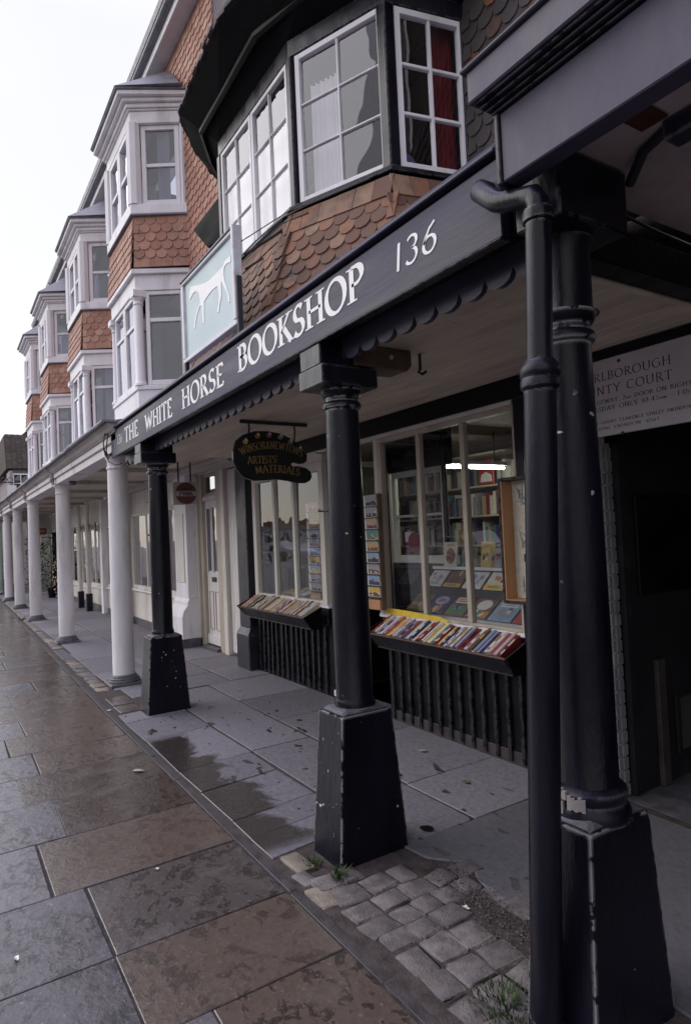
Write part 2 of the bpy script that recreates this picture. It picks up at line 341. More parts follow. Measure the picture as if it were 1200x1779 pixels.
# lettering: a broad-pen roman alphabet drawn as strokes
def arc(cx, cy, rx, ry, a0, a1, n=10): return [(cx + rx * math.cos(R(a0 + (a1 - a0) * i / n)), cy + ry * math.sin(R(a0 + (a1 - a0) * i / n))) for i in range(n + 1)]
GL = {
 'A': (.84, [([(.04, 0), (.42, 1)], 'a'), ([(.42, 1), (.80, 0)], 'b'), ([(.18, .34), (.66, .34)], '')]),
 'B': (.66, [([(.14, 0), (.14, 1)], 'ab'), ([(.14, .98)] + arc(.30, .76, .24, .22, 90, -90) + [(.14, .54)], ''), ([(.14, .54)] + arc(.32, .28, .28, .26, 90, -90) + [(.14, .02)], '')]),
 'C': (.82, [(arc(.46, .5, .40, .49, 48, 312, 16), '')]),
 'D': (.82, [([(.14, 0), (.14, 1)], 'ab'), ([(.14, .98)] + arc(.32, .5, .42, .48, 90, -90, 14) + [(.14, .02)], '')]),
 'E': (.62, [([(.14, 0), (.14, 1)], 'ab'), ([(.14, .975), (.54, .975), (.55, .84)], ''), ([(.14, .52), (.46, .52)], ''), ([(.14, .025), (.56, .025), (.59, .17)], '')]),
 'F': (.58, [([(.14, 0), (.14, 1)], 'ab'), ([(.14, .975), (.54, .975), (.55, .84)], ''), ([(.14, .52), (.46, .52)], '')]),
 'G': (.86, [(arc(.46, .5, .40, .49, 48, 318, 16), ''), ([(.76, .12), (.76, .44)], 'b')]),
 'H': (.86, [([(.14, 0), (.14, 1)], 'ab'), ([(.72, 0), (.72, 1)], 'ab'), ([(.14, .52), (.72, .52)], '')]),
 'I': (.30, [([(.15, 0), (.15, 1)], 'ab')]),
 'K': (.76, [([(.14, 0), (.14, 1)], 'ab'), ([(.16, .42), (.64, 1)], 'b'), ([(.30, .58), (.72, 0)], 'b')]),
 'L': (.58, [([(.14, 0), (.14, 1)], 'ab'), ([(.14, .025), (.52, .025), (.55, .2)], '')]),
 'M': (1.0, [([(.10, 0), (.16, 1)], 'a'), ([(.16, 1), (.50, .10)], ''), ([(.50, .10), (.84, 1)], ''), ([(.84, 1), (.90, 0)], 'b')]),
 'N': (.86, [([(.14, 0), (.14, 1)], 'a'), ([(.14, 1), (.72, 0)], ''), ([(.72, 0), (.72, 1)], 'b')]),
 'O': (.92, [(arc(.46, .5, .41, .50, 0, 360, 24), '')]),
 'P': (.62, [([(.14, 0), (.14, 1)], 'ab'), ([(.14, .98)] + arc(.30, .73, .26, .25, 90, -90) + [(.14, .48)], '')]),
 'R': (.74, [([(.14, 0), (.14, 1)], 'ab'), ([(.14, .98)] + arc(.30, .74, .25, .24, 90, -90) + [(.14, .5)], ''), ([(.34, .5), (.70, 0)], 'b')]),
 'S': (.60, [(arc(.31, .745, .22, .245, 35, 250, 9) + arc(.29, .26, .25, .25, 75, -150, 10), '')]),
 'T': (.74, [([(.37, 0), (.37, 1)], 'a'), ([(.05, .84), (.06, .975), (.68, .975), (.69, .84)], '')]),
 'U': (.84, [([(.13, 1)] + [(.13, .36)] + arc(.42, .34, .29, .33, 180, 360, 12) + [(.71, 1)], 'ab')]),
 'V': (.80, [([(.04, 1), (.40, 0)], 'a'), ([(.40, 0), (.76, 1)], 'b')]),
 'W': (1.16, [([(.04, 1), (.34, 0)], 'a'), ([(.34, 0), (.58, .95)], ''), ([(.58, .95), (.84, 0)], ''), ([(.84, 0), (1.12, 1)], 'b')]),
 'Y': (.76, [([(.04, 1), (.38, .46)], 'a'), ([(.38, .46), (.72, 1)], 'b'), ([(.38, .46), (.38, 0)], 'b')]),
 '0': (.70, [(arc(.35, .5, .30, .49, 0, 360, 20), '')]), '1': (.30, [([(.15, 0), (.15, 1)], '')]),
 '2': (.58, [(arc(.28, .72, .22, .26, 160, -30, 9) + [(.06, .03)], ''), ([(.06, .03), (.54, .03)], '')]),
 '3': (.56, [(arc(.27, .76, .21, .22, 150, -85, 9), ''), (arc(.27, .28, .24, .26, 85, -150, 10), '')]),
 '4': (.62, [([(.44, 0), (.44, 1)], ''), ([(.44, 1), (.06, .3), (.60, .3)], '')]),
 '5': (.56, [([(.50, .97), (.16, .97), (.13, .58)] + arc(.26, .31, .25, .29, 110, -150, 10), '')]),
 '6': (.62, [([(.50, .98), (.30, .82), (.13, .52)] + arc(.32, .29, .24, .28, 165, 525, 16), '')]),
 '8': (.6, [(arc(.3, .75, .2, .23, 0, 360, 14), ''), (arc(.3, .26, .25, .25, 0, 360, 14), '')]),
 '&': (.74, [([(.66, .02), (.22, .66)] + arc(.33, .80, .15, .18, 190, -40, 8) + [(.18, .42)] + arc(.30, .24, .24, .22, 140, 340, 8) + [(.66, .46)], '')]),
 "'": (.16, [([(.08, 1), (.06, .76)], '')]), ',': (.2, [([(.1, .08), (.05, -.14)], '')]), '.': (.2, [([(.06, .04), (.14, .04)], '')]),
 '-': (.5, [([(.08, .4), (.42, .4)], '')]), '~': (.26, [([(.08, .42), (.17, .42)], '')]), ' ': (.42, []),
}
def lettering(name, text, P, U, V, N, width, height, mat, parent, weight=.15, serif=True, slant=0., gap=.10, small=(), path=None, depth=.0025, thin=.42):
    tot = sum(GL[c][0] * (.55 if i in small else 1) + gap for i, c in enumerate(text)) - gap
    sx = width / tot; mb = MB(); x = 0
    kx = sx / height
    for i, ch in enumerate(text):
        sc = .55 if i in small else 1.; wd, strokes = GL[ch]
        bend = path(x / tot + wd * sc / tot / 2) if path else (0., 0.)
        ca, sa = math.cos(bend[1]), math.sin(bend[1])
        def put(px, py):
            qx = (px - wd * sc / 2) * sx; qy = py * height
            qx, qy = qx * ca - qy * sa, qx * sa + qy * ca
            return P + U * (qx + (x + wd * sc / 2) * sx + slant * py * height) + V * (qy + bend[0])
        for pts, fl in strokes:
            pts = [(a_ * sc, b_ * sc) for a_, b_ in pts]; n = len(pts); L, Rr = [], []
            closed = math.dist(pts[0], pts[-1]) < 1e-6
            for j in range(n):
                p0, p1 = pts[max(j - 1, 0)], pts[min(j + 1, n - 1)]
                if closed and j in (0, n - 1): p0, p1 = pts[n - 2], pts[1]
                dx, dy = (p1[0] - p0[0]) * kx, p1[1] - p0[1]; l_ = math.hypot(dx, dy) or 1; dx /= l_; dy /= l_
                w = weight * sc * max(thin, abs(dx * math.sin(R(18)) - dy * math.cos(R(18)))) / 2
                L.append((pts[j][0] - dy * w / kx, pts[j][1] + dx * w)); Rr.append((pts[j][0] + dy * w / kx, pts[j][1] - dx * w))
            vs = [put(*q) for q in L] + [put(*q) for q in Rr]; off = N * depth
            m_ = len(vs); fs = []
            for j in range(n - 1):
                fs += [(j, n + j, n + j + 1, j + 1), (m_ + j, m_ + j + 1, m_ + n + j + 1, m_ + n + j), (j, j + 1, m_ + j + 1, m_ + j), (n + j, m_ + n + j, m_ + n + j + 1, n + j + 1)]
            mb.add(vs + [v + off for v in vs], fs)
            if serif:
                for k_, q in (('a', pts[0]), ('b', pts[-1])):
                    if k_ in fl:
                        h = .045 * sc; yc = min(max(q[1], h / 2), sc - h / 2); w = weight * 1.05 * sc / kx
                        c4 = [put(q[0] - w, yc - h / 2), put(q[0] + w, yc - h / 2), put(q[0] + w, yc + h / 2), put(q[0] - w, yc + h / 2)]
                        mb.add(c4 + [v + off * 1.1 for v in c4], [(0, 1, 2, 3), (4, 7, 6, 5), (0, 4, 5, 1), (1, 5, 6, 2), (2, 6, 7, 3), (3, 7, 4, 0)])
        x += wd * sc + gap
    return mb.build(name, mat, parent)

# sash or casement: frame with glazing bars, every pane an object under it
def window(P, U, w, h, cols, rows, mat, parent, fw=.05, bar=.022, dep=.04, gmat='glass', name='window', v_bars=None, u_bars=None, bot=None):
    N = U.cross(Z3).normalized(); V = Z3; mb = MB(); bt = bot or fw * 1.25
    mb.obox(P, U, V, N, 0, fw, 0, h, -dep / 2, dep / 2); mb.obox(P, U, V, N, w - fw, w, 0, h, -dep / 2, dep / 2)
    mb.obox(P, U, V, N, fw, w - fw, 0, bt, -dep / 2, dep / 2); mb.obox(P, U, V, N, fw, w - fw, h - fw, h, -dep / 2, dep / 2)
    us = u_bars or [fw + (w - 2 * fw) * i / cols for i in range(1, cols)]
    vs = v_bars or [bt + (h - fw - bt) * i / rows for i in range(1, rows)]
    for u in us: mb.obox(P, U, V, N, u - bar / 2, u + bar / 2, bt, h - fw, -dep * .38, dep * .38)
    for v in vs:
        ue = [fw] + [q for u in us for q in (u - bar / 2, u + bar / 2)] + [w - fw]
        for k_ in range(0, len(ue), 2): mb.obox(P, U, V, N, ue[k_], ue[k_ + 1], v - bar / 2, v + bar / 2, -dep * .36, dep * .36)
    f = mb.build(name, mat, parent, bevel=.003)
    ub = [fw] + [q for u in us for q in (u - bar / 2, u + bar / 2)] + [w - fw]
    vb = [bt] + [q for v in vs for q in (v - bar / 2, v + bar / 2)] + [h - fw]
    pm = {}
    for i in range(0, len(ub), 2):
        for j in range(0, len(vb), 2):
            du, dv = ub[i + 1] - ub[i], vb[j + 1] - vb[j]; key = (round(du, 3), round(dv, 3))
            if key not in pm: pm[key] = MB().box(0, du, 0, dv, -.002, .002).mesh('pane', gmat)
            g = link('pane', pm[key], f, mw=frame(P + U * ub[i] + V * vb[j] + N * (-.004), U, V, N))
            g.rotation_euler.x += R(random.uniform(-.5, .5)); g.rotation_euler.z += R(random.uniform(-.4, .4))
    return f

# clay tiles hung on a wall: single objects while they are large in view, the rest joined
def tile_mb(mb, P, U, V, N, w, h, t_=.013, square=False):
    hw = w * .488
    if square: pts = [(-hw, 0), (-hw, -h), (hw, -h), (hw, 0)]
    else:
        k_ = hw * .95; pts = [(-hw, 0), (-hw, -h + k_)] + [(-hw * math.cos(q), -h + k_ - k_ * math.sin(q)) for q in (R(25), R(55), R(90), R(125), R(155))] + [(hw, -h + k_), (hw, 0)]
    n = len(pts)
    mb.add([P + U * p[0] + V * p[1] for p in pts] + [P + U * p[0] + V * p[1] + N * t_ for p in pts],
           [tuple(range(n, 2 * n))] + [(i, (i + 1) % n, n + (i + 1) % n, n + i) for i in range(n)])
TM = {}
def tiles(P, U, V, N, width, rows, tw, exp, parent, mat, limit=10 ** 6, square=(), height=None, clip=None, jit=1.):
    """P: upper left corner of the hung area; V up the slope. rows from the top down. returns the joined rest"""
    n = max(1, round(width / tw)); tw = width / n; hgt = height or exp * 1.55; rest = MB(); cnt = 0
    sl = .011 / exp; Vt = (V + N * -sl).normalized(); Nt = U.cross(Vt).normalized()
    order = [(r, c) for r in range(rows) for c in range(n + (r % 2))]
    for r, c in order:
        sq = r in square or (r - rows) in square
        u = (c + .5 - .5 * (r % 2)) * tw; w = tw
        if r % 2 and (c == 0 or c == n): w = tw / 2; u = tw * .25 if c == 0 else width - tw * .25
        hh = min(hgt, (r + 1) * exp + .01)
        p = P + U * u + V * (-(r + 1) * exp + hh - .0) + N * (.003 + .0105 * hh / hgt + random.uniform(0, .003) * jit)
        if clip and not clip(p - V * hh * .6): continue
        roll = R(random.uniform(-1.6, 1.6)) * jit
        U2 = (U * math.cos(roll) + Vt * math.sin(roll)); V2 = (Vt * math.cos(roll) - U * math.sin(roll))
        if cnt < limit:
            key = (round(w, 3), round(hh, 3), sq, mat)
            if key not in TM:
                q = MB(); tile_mb(q, Vector((0, 0, 0)), X3, Y3, Z3, w, hh, .013, sq or w < tw * .9); TM[key] = q.mesh('tile', mat)
            link('tile', TM[key], parent, mw=frame(p, U2, V2, Nt)); cnt += 1
        else:
            rest.cur = random.random() * .98 + .01; tile_mb(rest, p, U2, V2, Nt, w, hh, .013, sq or w < tw * .9)
    if rest.v: rest.build('tile_hanging', mat, parent, kind='stuff')
    return cnt

def curtain(P, U, w, h, mat, parent, folds=7, amp=.025, name='curtain'):
    N = U.cross(Z3).normalized(); n = folds * 6
    f = [(w * i / n, amp * math.sin(2 * math.pi * folds * i / n + .6 * math.sin(i)) ) for i in range(n + 1)]
    pts = f + [(x, y - .006) for x, y in reversed(f)]; mb = MB()
    nn = len(f); vs = [P + U * x + N * y + Z3 * z for z in (0, h) for x, y in pts]; m_ = len(pts)
    fs = [(i, i + 1, m_ + i + 1, m_ + i) for i in range(m_ - 1)] + [(i, i + 1, m_ - 2 - i, m_ - 1 - i) for i in range(nn - 1)] + [(m_ + i, m_ + m_ - 1 - i, m_ + m_ - 2 - i, m_ + i + 1) for i in range(nn - 1)]
    mb.add(vs, fs); return mb.build(name, mat, parent, smooth=True)

# ============================================================ THE SETTING
def chan(x):                       # kerb channel, near edge of the arcade paving
    return 1.285 if x > -6.4 else 1.285 + min(.17, (-6.4 - x) * .0125)
MB().box(-300, 200, -300, 300, -.5, -.30).build('ground', 'road_tar', kind='structure')
MB().box(-120, 60, -40, -1.7, -.29, -.14).build('road', 'road_tar', kind='structure')
pave = MB().box(-60, 8, -1.55, 3.6, -.28, -.007).build('pavement', 'grout', kind='structure')
k0 = -60
km = MB().box(0, .9, -.14, 0, -.28, .004).mesh('kerbstone', 'stone_dark', bevel=.012)
while k0 < 6:
    link('kerbstone', km, pave, mw=Matrix.Translation((k0, -1.555, 0))); k0 += .906

SLN = [0]
def flag(x0, x1, y0, y1, mat, parent, tilt=.35, up=0., name='paving_slab', skew=0., g=.004):
    """one flagstone: chamfered, slightly uneven, not quite square"""
    SLN[0] += 1
    cx, cy = (x0 + x1) / 2, (y0 + y1) / 2; j = lambda: random.uniform(-.006, .006)
    b = .003; top = []
    for sx, sy in ((0, 0), (1, 0), (1, 1), (0, 1)):
        x = (x1 - g if sx else x0 + g) + j() + (skew if sy else 0); y = (y1 - g if sy else y0 + g) + j()
        top.append((x - cx, y - cy, 1 if sx else -1, 1 if sy else -1))
    vs = [(x, y, -.05) for x, y, a_, b_ in top] + [(x, y, -.003) for x, y, a_, b_ in top] + [(x - a_ * b, y - b_ * b, .0) for x, y, a_, b_ in top]
    mb = MB(); mb.add(vs, [(8, 9, 10, 11)] + [(k * 4 + i, k * 4 + (i + 1) % 4, k * 4 + 4 + (i + 1) % 4, k * 4 + 4 + i) for k in range(2) for i in range(4)])
    o = mb.build(name, mat, parent)
    o.matrix_basis = Matrix.Translation((cx, cy, up + random.uniform(-.0009, .0009))) @ Matrix.Rotation(R(random.uniform(-tilt, tilt)), 4, 'X') @ Matrix.Rotation(R(random.uniform(-tilt, tilt)), 4, 'Y')
    return o

xb = [.6, .02, -.55, -1.10, -1.63, -2.16, -2.65, -3.25, -3.87, -4.465, -5.01, -5.56, -6.09, -6.66, -7.33, -7.9, -8.48]
while xb[-1] > -24: xb.append(xb[-1] - random.uniform(.48, .68))
inner = [.6, .44, .7, .52, .745, .54, .54, .405, .565, .415, .565, .42, .585, .43, .59, .875, .45]
inner[4] = .745; inner[5] = .54
for i in range(len(xb) - 1):
    x1, x0 = xb[i], xb[i + 1]; y1 = chan((x0 + x1) / 2)
    yi = inner[i] if i < len(inner) else (.45 if i % 2 else .7) + random.uniform(-.1, .1)
    flag(x0, x1, yi, y1, 'flag_wet', pave, tilt=.1)
    ys = yi
    for k in range(3):
        y2 = max(-1.545, ys - random.uniform(.75, 1.0)) if k < 2 else -1.545
        if ys - y2 > .1: flag(x0, x1, y2, ys, 'flag_grey', pave, tilt=.1)
        ys = y2
# the channel between the public pavement and the arcade
cx_ = -1.0
while cx_ > -24:
    l_ = random.uniform(.5, 1.1); a0, a1 = cx_ - l_, cx_; yy = chan((a0 + a1) / 2)
    flag(a0, a1, yy + .006, yy + .060, 'channel_stone', pave, up=-.0035, name='channel_stone', g=.004); cx_ -= l_

arc_floor = MB().box(-27, -.2, 1.34, 4.2, -.27, -.0065).build('arcade_floor', 'soil', kind='structure')
def row(xs, y0, y1, mat='flag_dry', skew=0.):
    for a0, a1 in zip(xs[1:], xs[:-1]): flag(a0, a1, y0, y1, mat, arc_floor, tilt=.12, skew=skew)
row([-2.95, -3.21, -3.47, -3.98, -4.42, -5.27, -5.9, -6.22], 1.36, 1.925, skew=-.06)
row([-2.66, -3.53, -4.5, -5.55, -6.76], 1.94, 2.44)
row([-2.66, -3.28, -4.2, -5.1, -5.93, -6.82], 2.455, 3.42)
row([-6.80, -7.4, -8.3, -9.1, -9.9], 2.2, 2.72); row([-6.84, -7.6, -8.35, -9.2, -10.1], 2.735, 3.7)
row([-6.6, -6.98], 1.40, 1.62, 'flag_wet'); row([-6.28, -6.58], 1.40, 1.6, 'flag_wet')
row([-6.80, -7.3], 1.64, 2.19); row([-7.3, -8.4, -9.5, -10.2], 1.58, 2.19)
x = -10.1
while x > -25:
    l_ = random.uniform(.75, 1.1); row([x, x - l_], 1.62, 2.3); row([x + .3, x + .3 - l_], 2.31, 3.3); x -= l_
# the row of small setts beside the channel, by the white columns
sm = []
for k in range(5):
    q = MB(); q.box(-.5, .5, -.5, .5, -.05, 0); me = q.mesh('sett', 'sett', bevel=.0)
    bm = bmesh.new(); bm.from_mesh(me); bmesh.ops.subdivide_edges(bm, edges=[e_ for e_ in bm.edges], cuts=2, use_grid_fill=True)
    for v in bm.verts:
        rx, ry = abs(v.co.x) / .5, abs(v.co.y) / .5
        if rx < .5: v.co.x *= 2.3
        if ry < .5: v.co.y *= 2.3
        rx, ry = abs(v.co.x) / .5, abs(v.co.y) / .5
        if v.co.z > -.02:
            v.co.z = .003 - .010 * max(rx, ry) ** 4 + random.uniform(-.0022, .0022)
            if rx > .9: v.co.x *= .985
            if ry > .9: v.co.y *= .985
            if rx > .9 and ry > .9: v.co.x *= .93; v.co.y *= .93
        v.co.x += random.uniform(-.035, .035); v.co.y += random.uniform(-.035, .035)
    bmesh.ops.recalc_face_normals(bm, faces=bm.faces); bm.to_mesh(me); bm.free()
    me.polygons.foreach_set('use_smooth', [True] * len(me.polygons)); sm.append(me)
smp = []
for me in sm:
    m2 = me.copy(); m2.materials.clear(); m2.materials.append(MAT['sett_pale']); smp.append(m2)
def sett(x, y, sx, sy, pale=False, z=0., rz=0.):
    m = Matrix.Translation((x, y, z + random.uniform(-.002, .004))) @ Matrix.Rotation(rz + R(random.uniform(-7, 7)), 4, 'Z') @ Matrix.Rotation(R(random.uniform(-3, 3)), 4, 'X') @ Matrix.Diagonal((sx, sy, 1, 1))
    link('sett', random.choice(smp if pale else sm), arc_floor, mw=m)
x = -7.35
while x > -21:
    l_ = random.uniform(.2, .34); y0 = chan(x) + .098
    if not -9.72 > x - l_ / 2 > -10.8:
        sett(x - l_ / 2, y0 + .085, l_ - .012, .15, random.random() < .3)
    x -= l_
flag(-10.75, -9.75, 1.43, 1.58, 'stone_dark', arc_floor, name='drain_slab')
MB().prism([(-2.95, 1.36), (-.5, 1.36), (-.5, 2.12), (-2.2, 2.12), (-2.5, 1.99), (-2.95, 1.95)], Vector((0, 0, 0)), X3, Y3, Z3, -.05, -.0075).build('cobble_bed', 'soil', kind='structure')
# cobbles between the two near columns
x = -2.68; r_ = 0
while x < -.55:
    sx = random.uniform(.115, .165); y = 1.40 + random.uniform(-.01, .02)
    while y < (2.02 if x > -2.45 else 1.86):
        sy = random.uniform(.105, .165); keep = True
        if -2.93 < x < -2.62 and y > 1.55: keep = False
        if y + sy > 1.90 and random.random() < .5: keep = False
        if keep: sett(x + sx / 2 + random.uniform(-.01, .01), y + sy / 2, sx + .003, sy + .003, random.random() < .04)
        y += sy
    x += sx; r_ += 1
for x_, y_, a_, b_, q_ in ((-2.84, 1.45, .22, .11, True), (-2.70, 1.405, .14, .08, False), (-2.52, 1.40, .18, .11, True), (-2.60, 1.5, .1, .1, False)): sett(x_, y_, a_, b_, q_)
# worn concrete in front of the passage
cp = [(-2.66, 1.955), (-2.50, 1.965), (-2.33, 2.09), (-2.18, 2.03), (-2.02, 2.0), (-1.78, 1.98), (-1.5, 2.03), (-1.2, 2.0), (-.5, 2.05), (-.3, 3.2), (-2.16, 3.24), (-2.655, 3.3)]
cp = [(a_ + random.uniform(-.012, .012), b_ + random.uniform(-.012, .012)) for a_, b_ in cp]
MB().prism(cp, Vector((0, 0, 0)), X3, Y3, Z3, -.05, .001).build('concrete_path', 'concrete_floor', kind='structure', bevel=.006)
MB().prism([(-2.43, 3.31), (-.1, 3.22), (-.1, 7.2), (-2.43, 7.2)], Vector((0, 0, 0)), X3, Y3, Z3, -.05, -.004).build('passage_floor', 'stone_dark', kind='structure')

# loose grit against the concrete edge
gm = MB(); rr = random.Random(3)
for _ in range(1500):
    tt = rr.random(); x_ = -2.35 + tt * .95 + rr.gauss(0, .05); y_ = 2.0 - .10 * math.sin(tt * 3) + rr.gauss(0, .055); s_ = rr.uniform(.002, .0055)
    gm.cur = rr.random() * .98 + .01
    p = [(x_ + s_ * a_ * rr.uniform(.6, 1.3), y_ + s_ * b_ * rr.uniform(.6, 1.3), .001 + s_ * c_) for a_, b_, c_ in ((1, 0, .1), (0, 1, .1), (-1, 0, .1), (0, -1, .1), (0, 0, 1.1), (0, 0, -.4))]
    gm.add(p, [(0, 1, 4), (1, 2, 4), (2, 3, 4), (3, 0, 4), (1, 0, 5), (2, 1, 5), (3, 2, 5), (0, 3, 5)])
gm.build('grit', 'gravel', kind='stuff')
# crumbs, dead leaves and paper scraps
def tuft(x, y, n, spread, h, label):
    mb = MB(); q = random.Random(int(x * 1000))
    for _ in range(n):
        a_ = q.uniform(0, 6.28); d_ = q.random() ** .7 * spread; bx, by = x + d_ * math.cos(a_), y + d_ * math.sin(a_)
        hh = h * q.uniform(.45, 1.1); lean = Vector((math.cos(a_) + q.uniform(-.5, .5), math.sin(a_) + q.uniform(-.5, .5), 0)) * hh * q.uniform(.2, .7); w = q.uniform(.0016, .003)
        sd = Vector((-math.sin(a_), math.cos(a_), 0)) * w; b0 = Vector((bx, by, -.006)); m0 = b0 + lean * .4 + Z3 * hh * .65; t0 = b0 + lean + Z3 * hh * q.uniform(.75, 1)
        up = Vector((math.cos(a_), math.sin(a_), .3)) * w * .5
        mb.add([b0 - sd, b0 + sd, m0 + sd * .8, m0 - sd * .8, t0, b0 + up, m0 + up], [(0, 1, 2, 3), (3, 2, 4), (1, 5, 6, 2), (5, 0, 3, 6), (2, 6, 4), (6, 3, 4)])
    return tag(mb.build('grass_tuft', 'grass'), label, 'grass', 'grass growing in the paving joints')
tuft(-2.60, 1.535, 90, .035, .06, 'green grass tuft at the foot of the middle black column')
tuft(-2.79, 1.50, 70, .05, .035, 'low patch of weeds between pale stones left of the middle column')
tuft(-1.60, 1.56, 320, .11, .04, 'spreading grass clump beside the foot of the downpipe')
tuft(-15.75, 1.50, 60, .07, .09, 'small weed at the base of the third white column')
def scrap(x, y, sx, sy, rz, mat, label, cat):
    q = random.Random(int(x * 977)); n = 7
    pts = [(sx * math.cos(6.28 * i / n) * q.uniform(.6, 1), sy * math.sin(6.28 * i / n) * q.uniform(.6, 1)) for i in range(n)]
    mb = MB(); zc = [q.uniform(.002, .012) for _ in pts]
    vs = [(a_, b_, z_) for (a_, b_), z_ in zip(pts, zc)] + [(0, 0, .006)] + [(a_, b_, z_ - .002) for (a_, b_), z_ in zip(pts, zc)] + [(0, 0, .004)]
    mb.add(vs, [(i, (i + 1) % n, n) for i in range(n)] + [(n + 1 + (i + 1) % n, n + 1 + i, 2 * n + 1) for i in range(n)] + [(i, n + 1 + i, n + 1 + (i + 1) % n, (i + 1) % n) for i in range(n)])
    o = mb.build('paper_scrap' if cat == 'litter' else 'dead_leaf', mat); o.matrix_basis = Matrix.Translation((x, y, .003)) @ Matrix.Rotation(rz, 4, 'Z'); tag(o, label, cat)
scrap(-4.62, 1.14, .055, .035, .6, 'leaf_litter', 'pale crumpled scrap lying on the wet pavement slabs', 'litter')
scrap(-3.66, 2.9, .035, .025, 1.1, 'leaf_litter', 'pale dead leaf on the arcade paving below the large window', 'leaf')
scrap(-3.05, 2.75, .035, .02, .3, 'timber', 'brown leaf lying on the paving right of the large window', 'leaf')
scrap(-3.2, .86, .016, .012, 2, 'paper_white', 'tiny white scrap on a brown wet slab', 'litter')
scrap(-2.86, .22, .022, .012, 0, 'paper_white', 'small curled white scrap on the grey slabs at the left edge', 'litter')
scrap(-6.45, 1.33, .03, .018, .9, 'paper_white', 'white crescent scrap in the kerb channel', 'litter')
scrap(-2.72, 2.16, .06, .03, .4, 'black_wood', 'dark wet leaf beside the middle black column', 'leaf')
scrap(-2.07, 1.83, .022, .013, .4, 'paper_white', 'small pale scrap lying on the cobbles', 'litter')

# ============================================================ RIGHT-HAND BUILDING (over the passage)
rb = thing('corner_building', (-1.36, 3.2, 0), 'dark purple-grey building over the passage, with a moulded cornice, at the right edge', 'building')
box('fascia_panel', 'purple_panel', rb, -1.345, 12.0, 1.485, 1.56, 2.657, 2.872, .004)
box('panel_edge', 'black_gloss', rb, -1.362, -1.346, 1.475, 1.56, 2.652, 2.874, .003)
for i, (y0, z0, z1) in enumerate(((1.468, 2.8725, 2.879), (1.45, 2.880, 2.8855), (1.43, 2.886, 2.893), (1.412, 2.894, 2.9))):
    box('moulding', 'black_gloss', rb, -1.365 - .006 * i, 12.0, y0, 1.56, z0, z1, .0025)
box('cornice', 'purple_panel', rb, -1.395, 12.0, 1.40, 1.56, 2.901, 3.0, .005)
box('cornice_cap', 'purple_panel', rb, -1.41, 12.0, 1.385, 1.60, 3.0005, 3.014, .004)
MB().prism([(1.57, 2.93), (3.1, 3.25), (3.1, 3.31), (1.57, 3.0)], Vector((-1.36, 0, 0)), Y3, Z3, X3, 0, 13.3).build('canopy_roof', 'lead', rb)
box('wall', 'render_wall', rb, -1.42, 12.0, 3.0, 3.18, 3.22, 8.5)
box('ceiling', 'plaster', rb, -1.40, 12.0, 1.565, 3.14, 2.762, 2.80)
box('wall_beam', 'black_wood', rb, -1.40, 12.0, 3.15, 3.26, 2.56, 2.90)
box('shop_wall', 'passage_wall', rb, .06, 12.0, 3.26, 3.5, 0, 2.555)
box('ceiling_patch', 'rust', rb, -1.075, -.99, 1.70, 1.79, 2.752, 2.761)
box('junction_box', 'charcoal_post', rb, -1.02, -.90, 1.80, 1.88, 2.70, 2.761, .006)
MB().tube([(-1.21, 1.93, 2.70), (-1.12, 1.87, 2.745), (-1.02, 1.83, 2.745)], .016).build('conduit', 'iron', rb, smooth=True)
MB().tube([(-1.41, 2.2, 2.748), (-1.43, 2.5, 2.75), (-1.45, 3.1, 2.75)], .006, 6).build('ceiling_cable', 'iron', rb, smooth=True)
# passage: painted brick jamb, plastered side, black board, rotten niche
jam = MB().box(-2.44, -2.335, 3.30, 3.36, 0, 2.06).build('passage_jamb', 'mortar', rb)
bm_ = {}
for r_ in range(27):
    z0 = .004 + r_ * .0755; cuts = [-2.44, -2.44 + (.07 if r_ % 2 else .04), -2.33]
    for a0, a1 in zip(cuts[:-1], cuts[1:]):
        w_ = a1 - a0 - .008
        key = round(w_, 3)
        if key not in bm_: bm_[key] = MB().box(0, w_, -.012, .02, 0, .067).mesh('brick', 'brick_painted', bevel=.004)
        link('brick', bm_[key], jam, mw=Matrix.Translation((a0 + .004, 3.298 + random.uniform(-.003, .003), z0)))
    for k_ in range(1):
        key = ('s', k_)
        if key not in bm_: bm_[key] = MB().box(-.02, .010, 0, .05, 0, .067).mesh('brick', 'brick_painted', bevel=.004)
        link('brick', bm_[key], jam, mw=Matrix.Translation((-2.336 + random.uniform(-.003, .003), 3.315 + k_ * .153, z0)))
box('door_frame', 'passage_wall', rb, -2.33, -2.295, 3.37, 3.44, 0, 2.06, .006)
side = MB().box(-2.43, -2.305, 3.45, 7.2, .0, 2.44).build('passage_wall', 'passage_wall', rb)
box('dark_board', 'black_wood', rb, -2.3045, -2.28, 3.5, 4.9, 1.15, 1.75)
box('skirting_board', 'plinth_brown', rb, -2.3045, -2.275, 3.62, 3.70, .0, .75)
box('wall_niche', 'room_dark', rb, -2.3045, -2.298, 3.86, 4.06, .16, .48); box('niche_edge', 'passage_wall', rb, -2.3045, -2.28, 3.80, 3.855, .14, .52, .012)
box('passage_ceiling', 'plaster', rb, -2.3, .2, 3.3, 7.2, 2.45, 2.5); box('passage_wall', 'passage_wall', rb, -.1, .05, 3.26, 7.2, 0, 2.44); box('passage_end', 'passage_wall', rb, -2.3, .2, 7.21, 7.4, 0, 2.44)

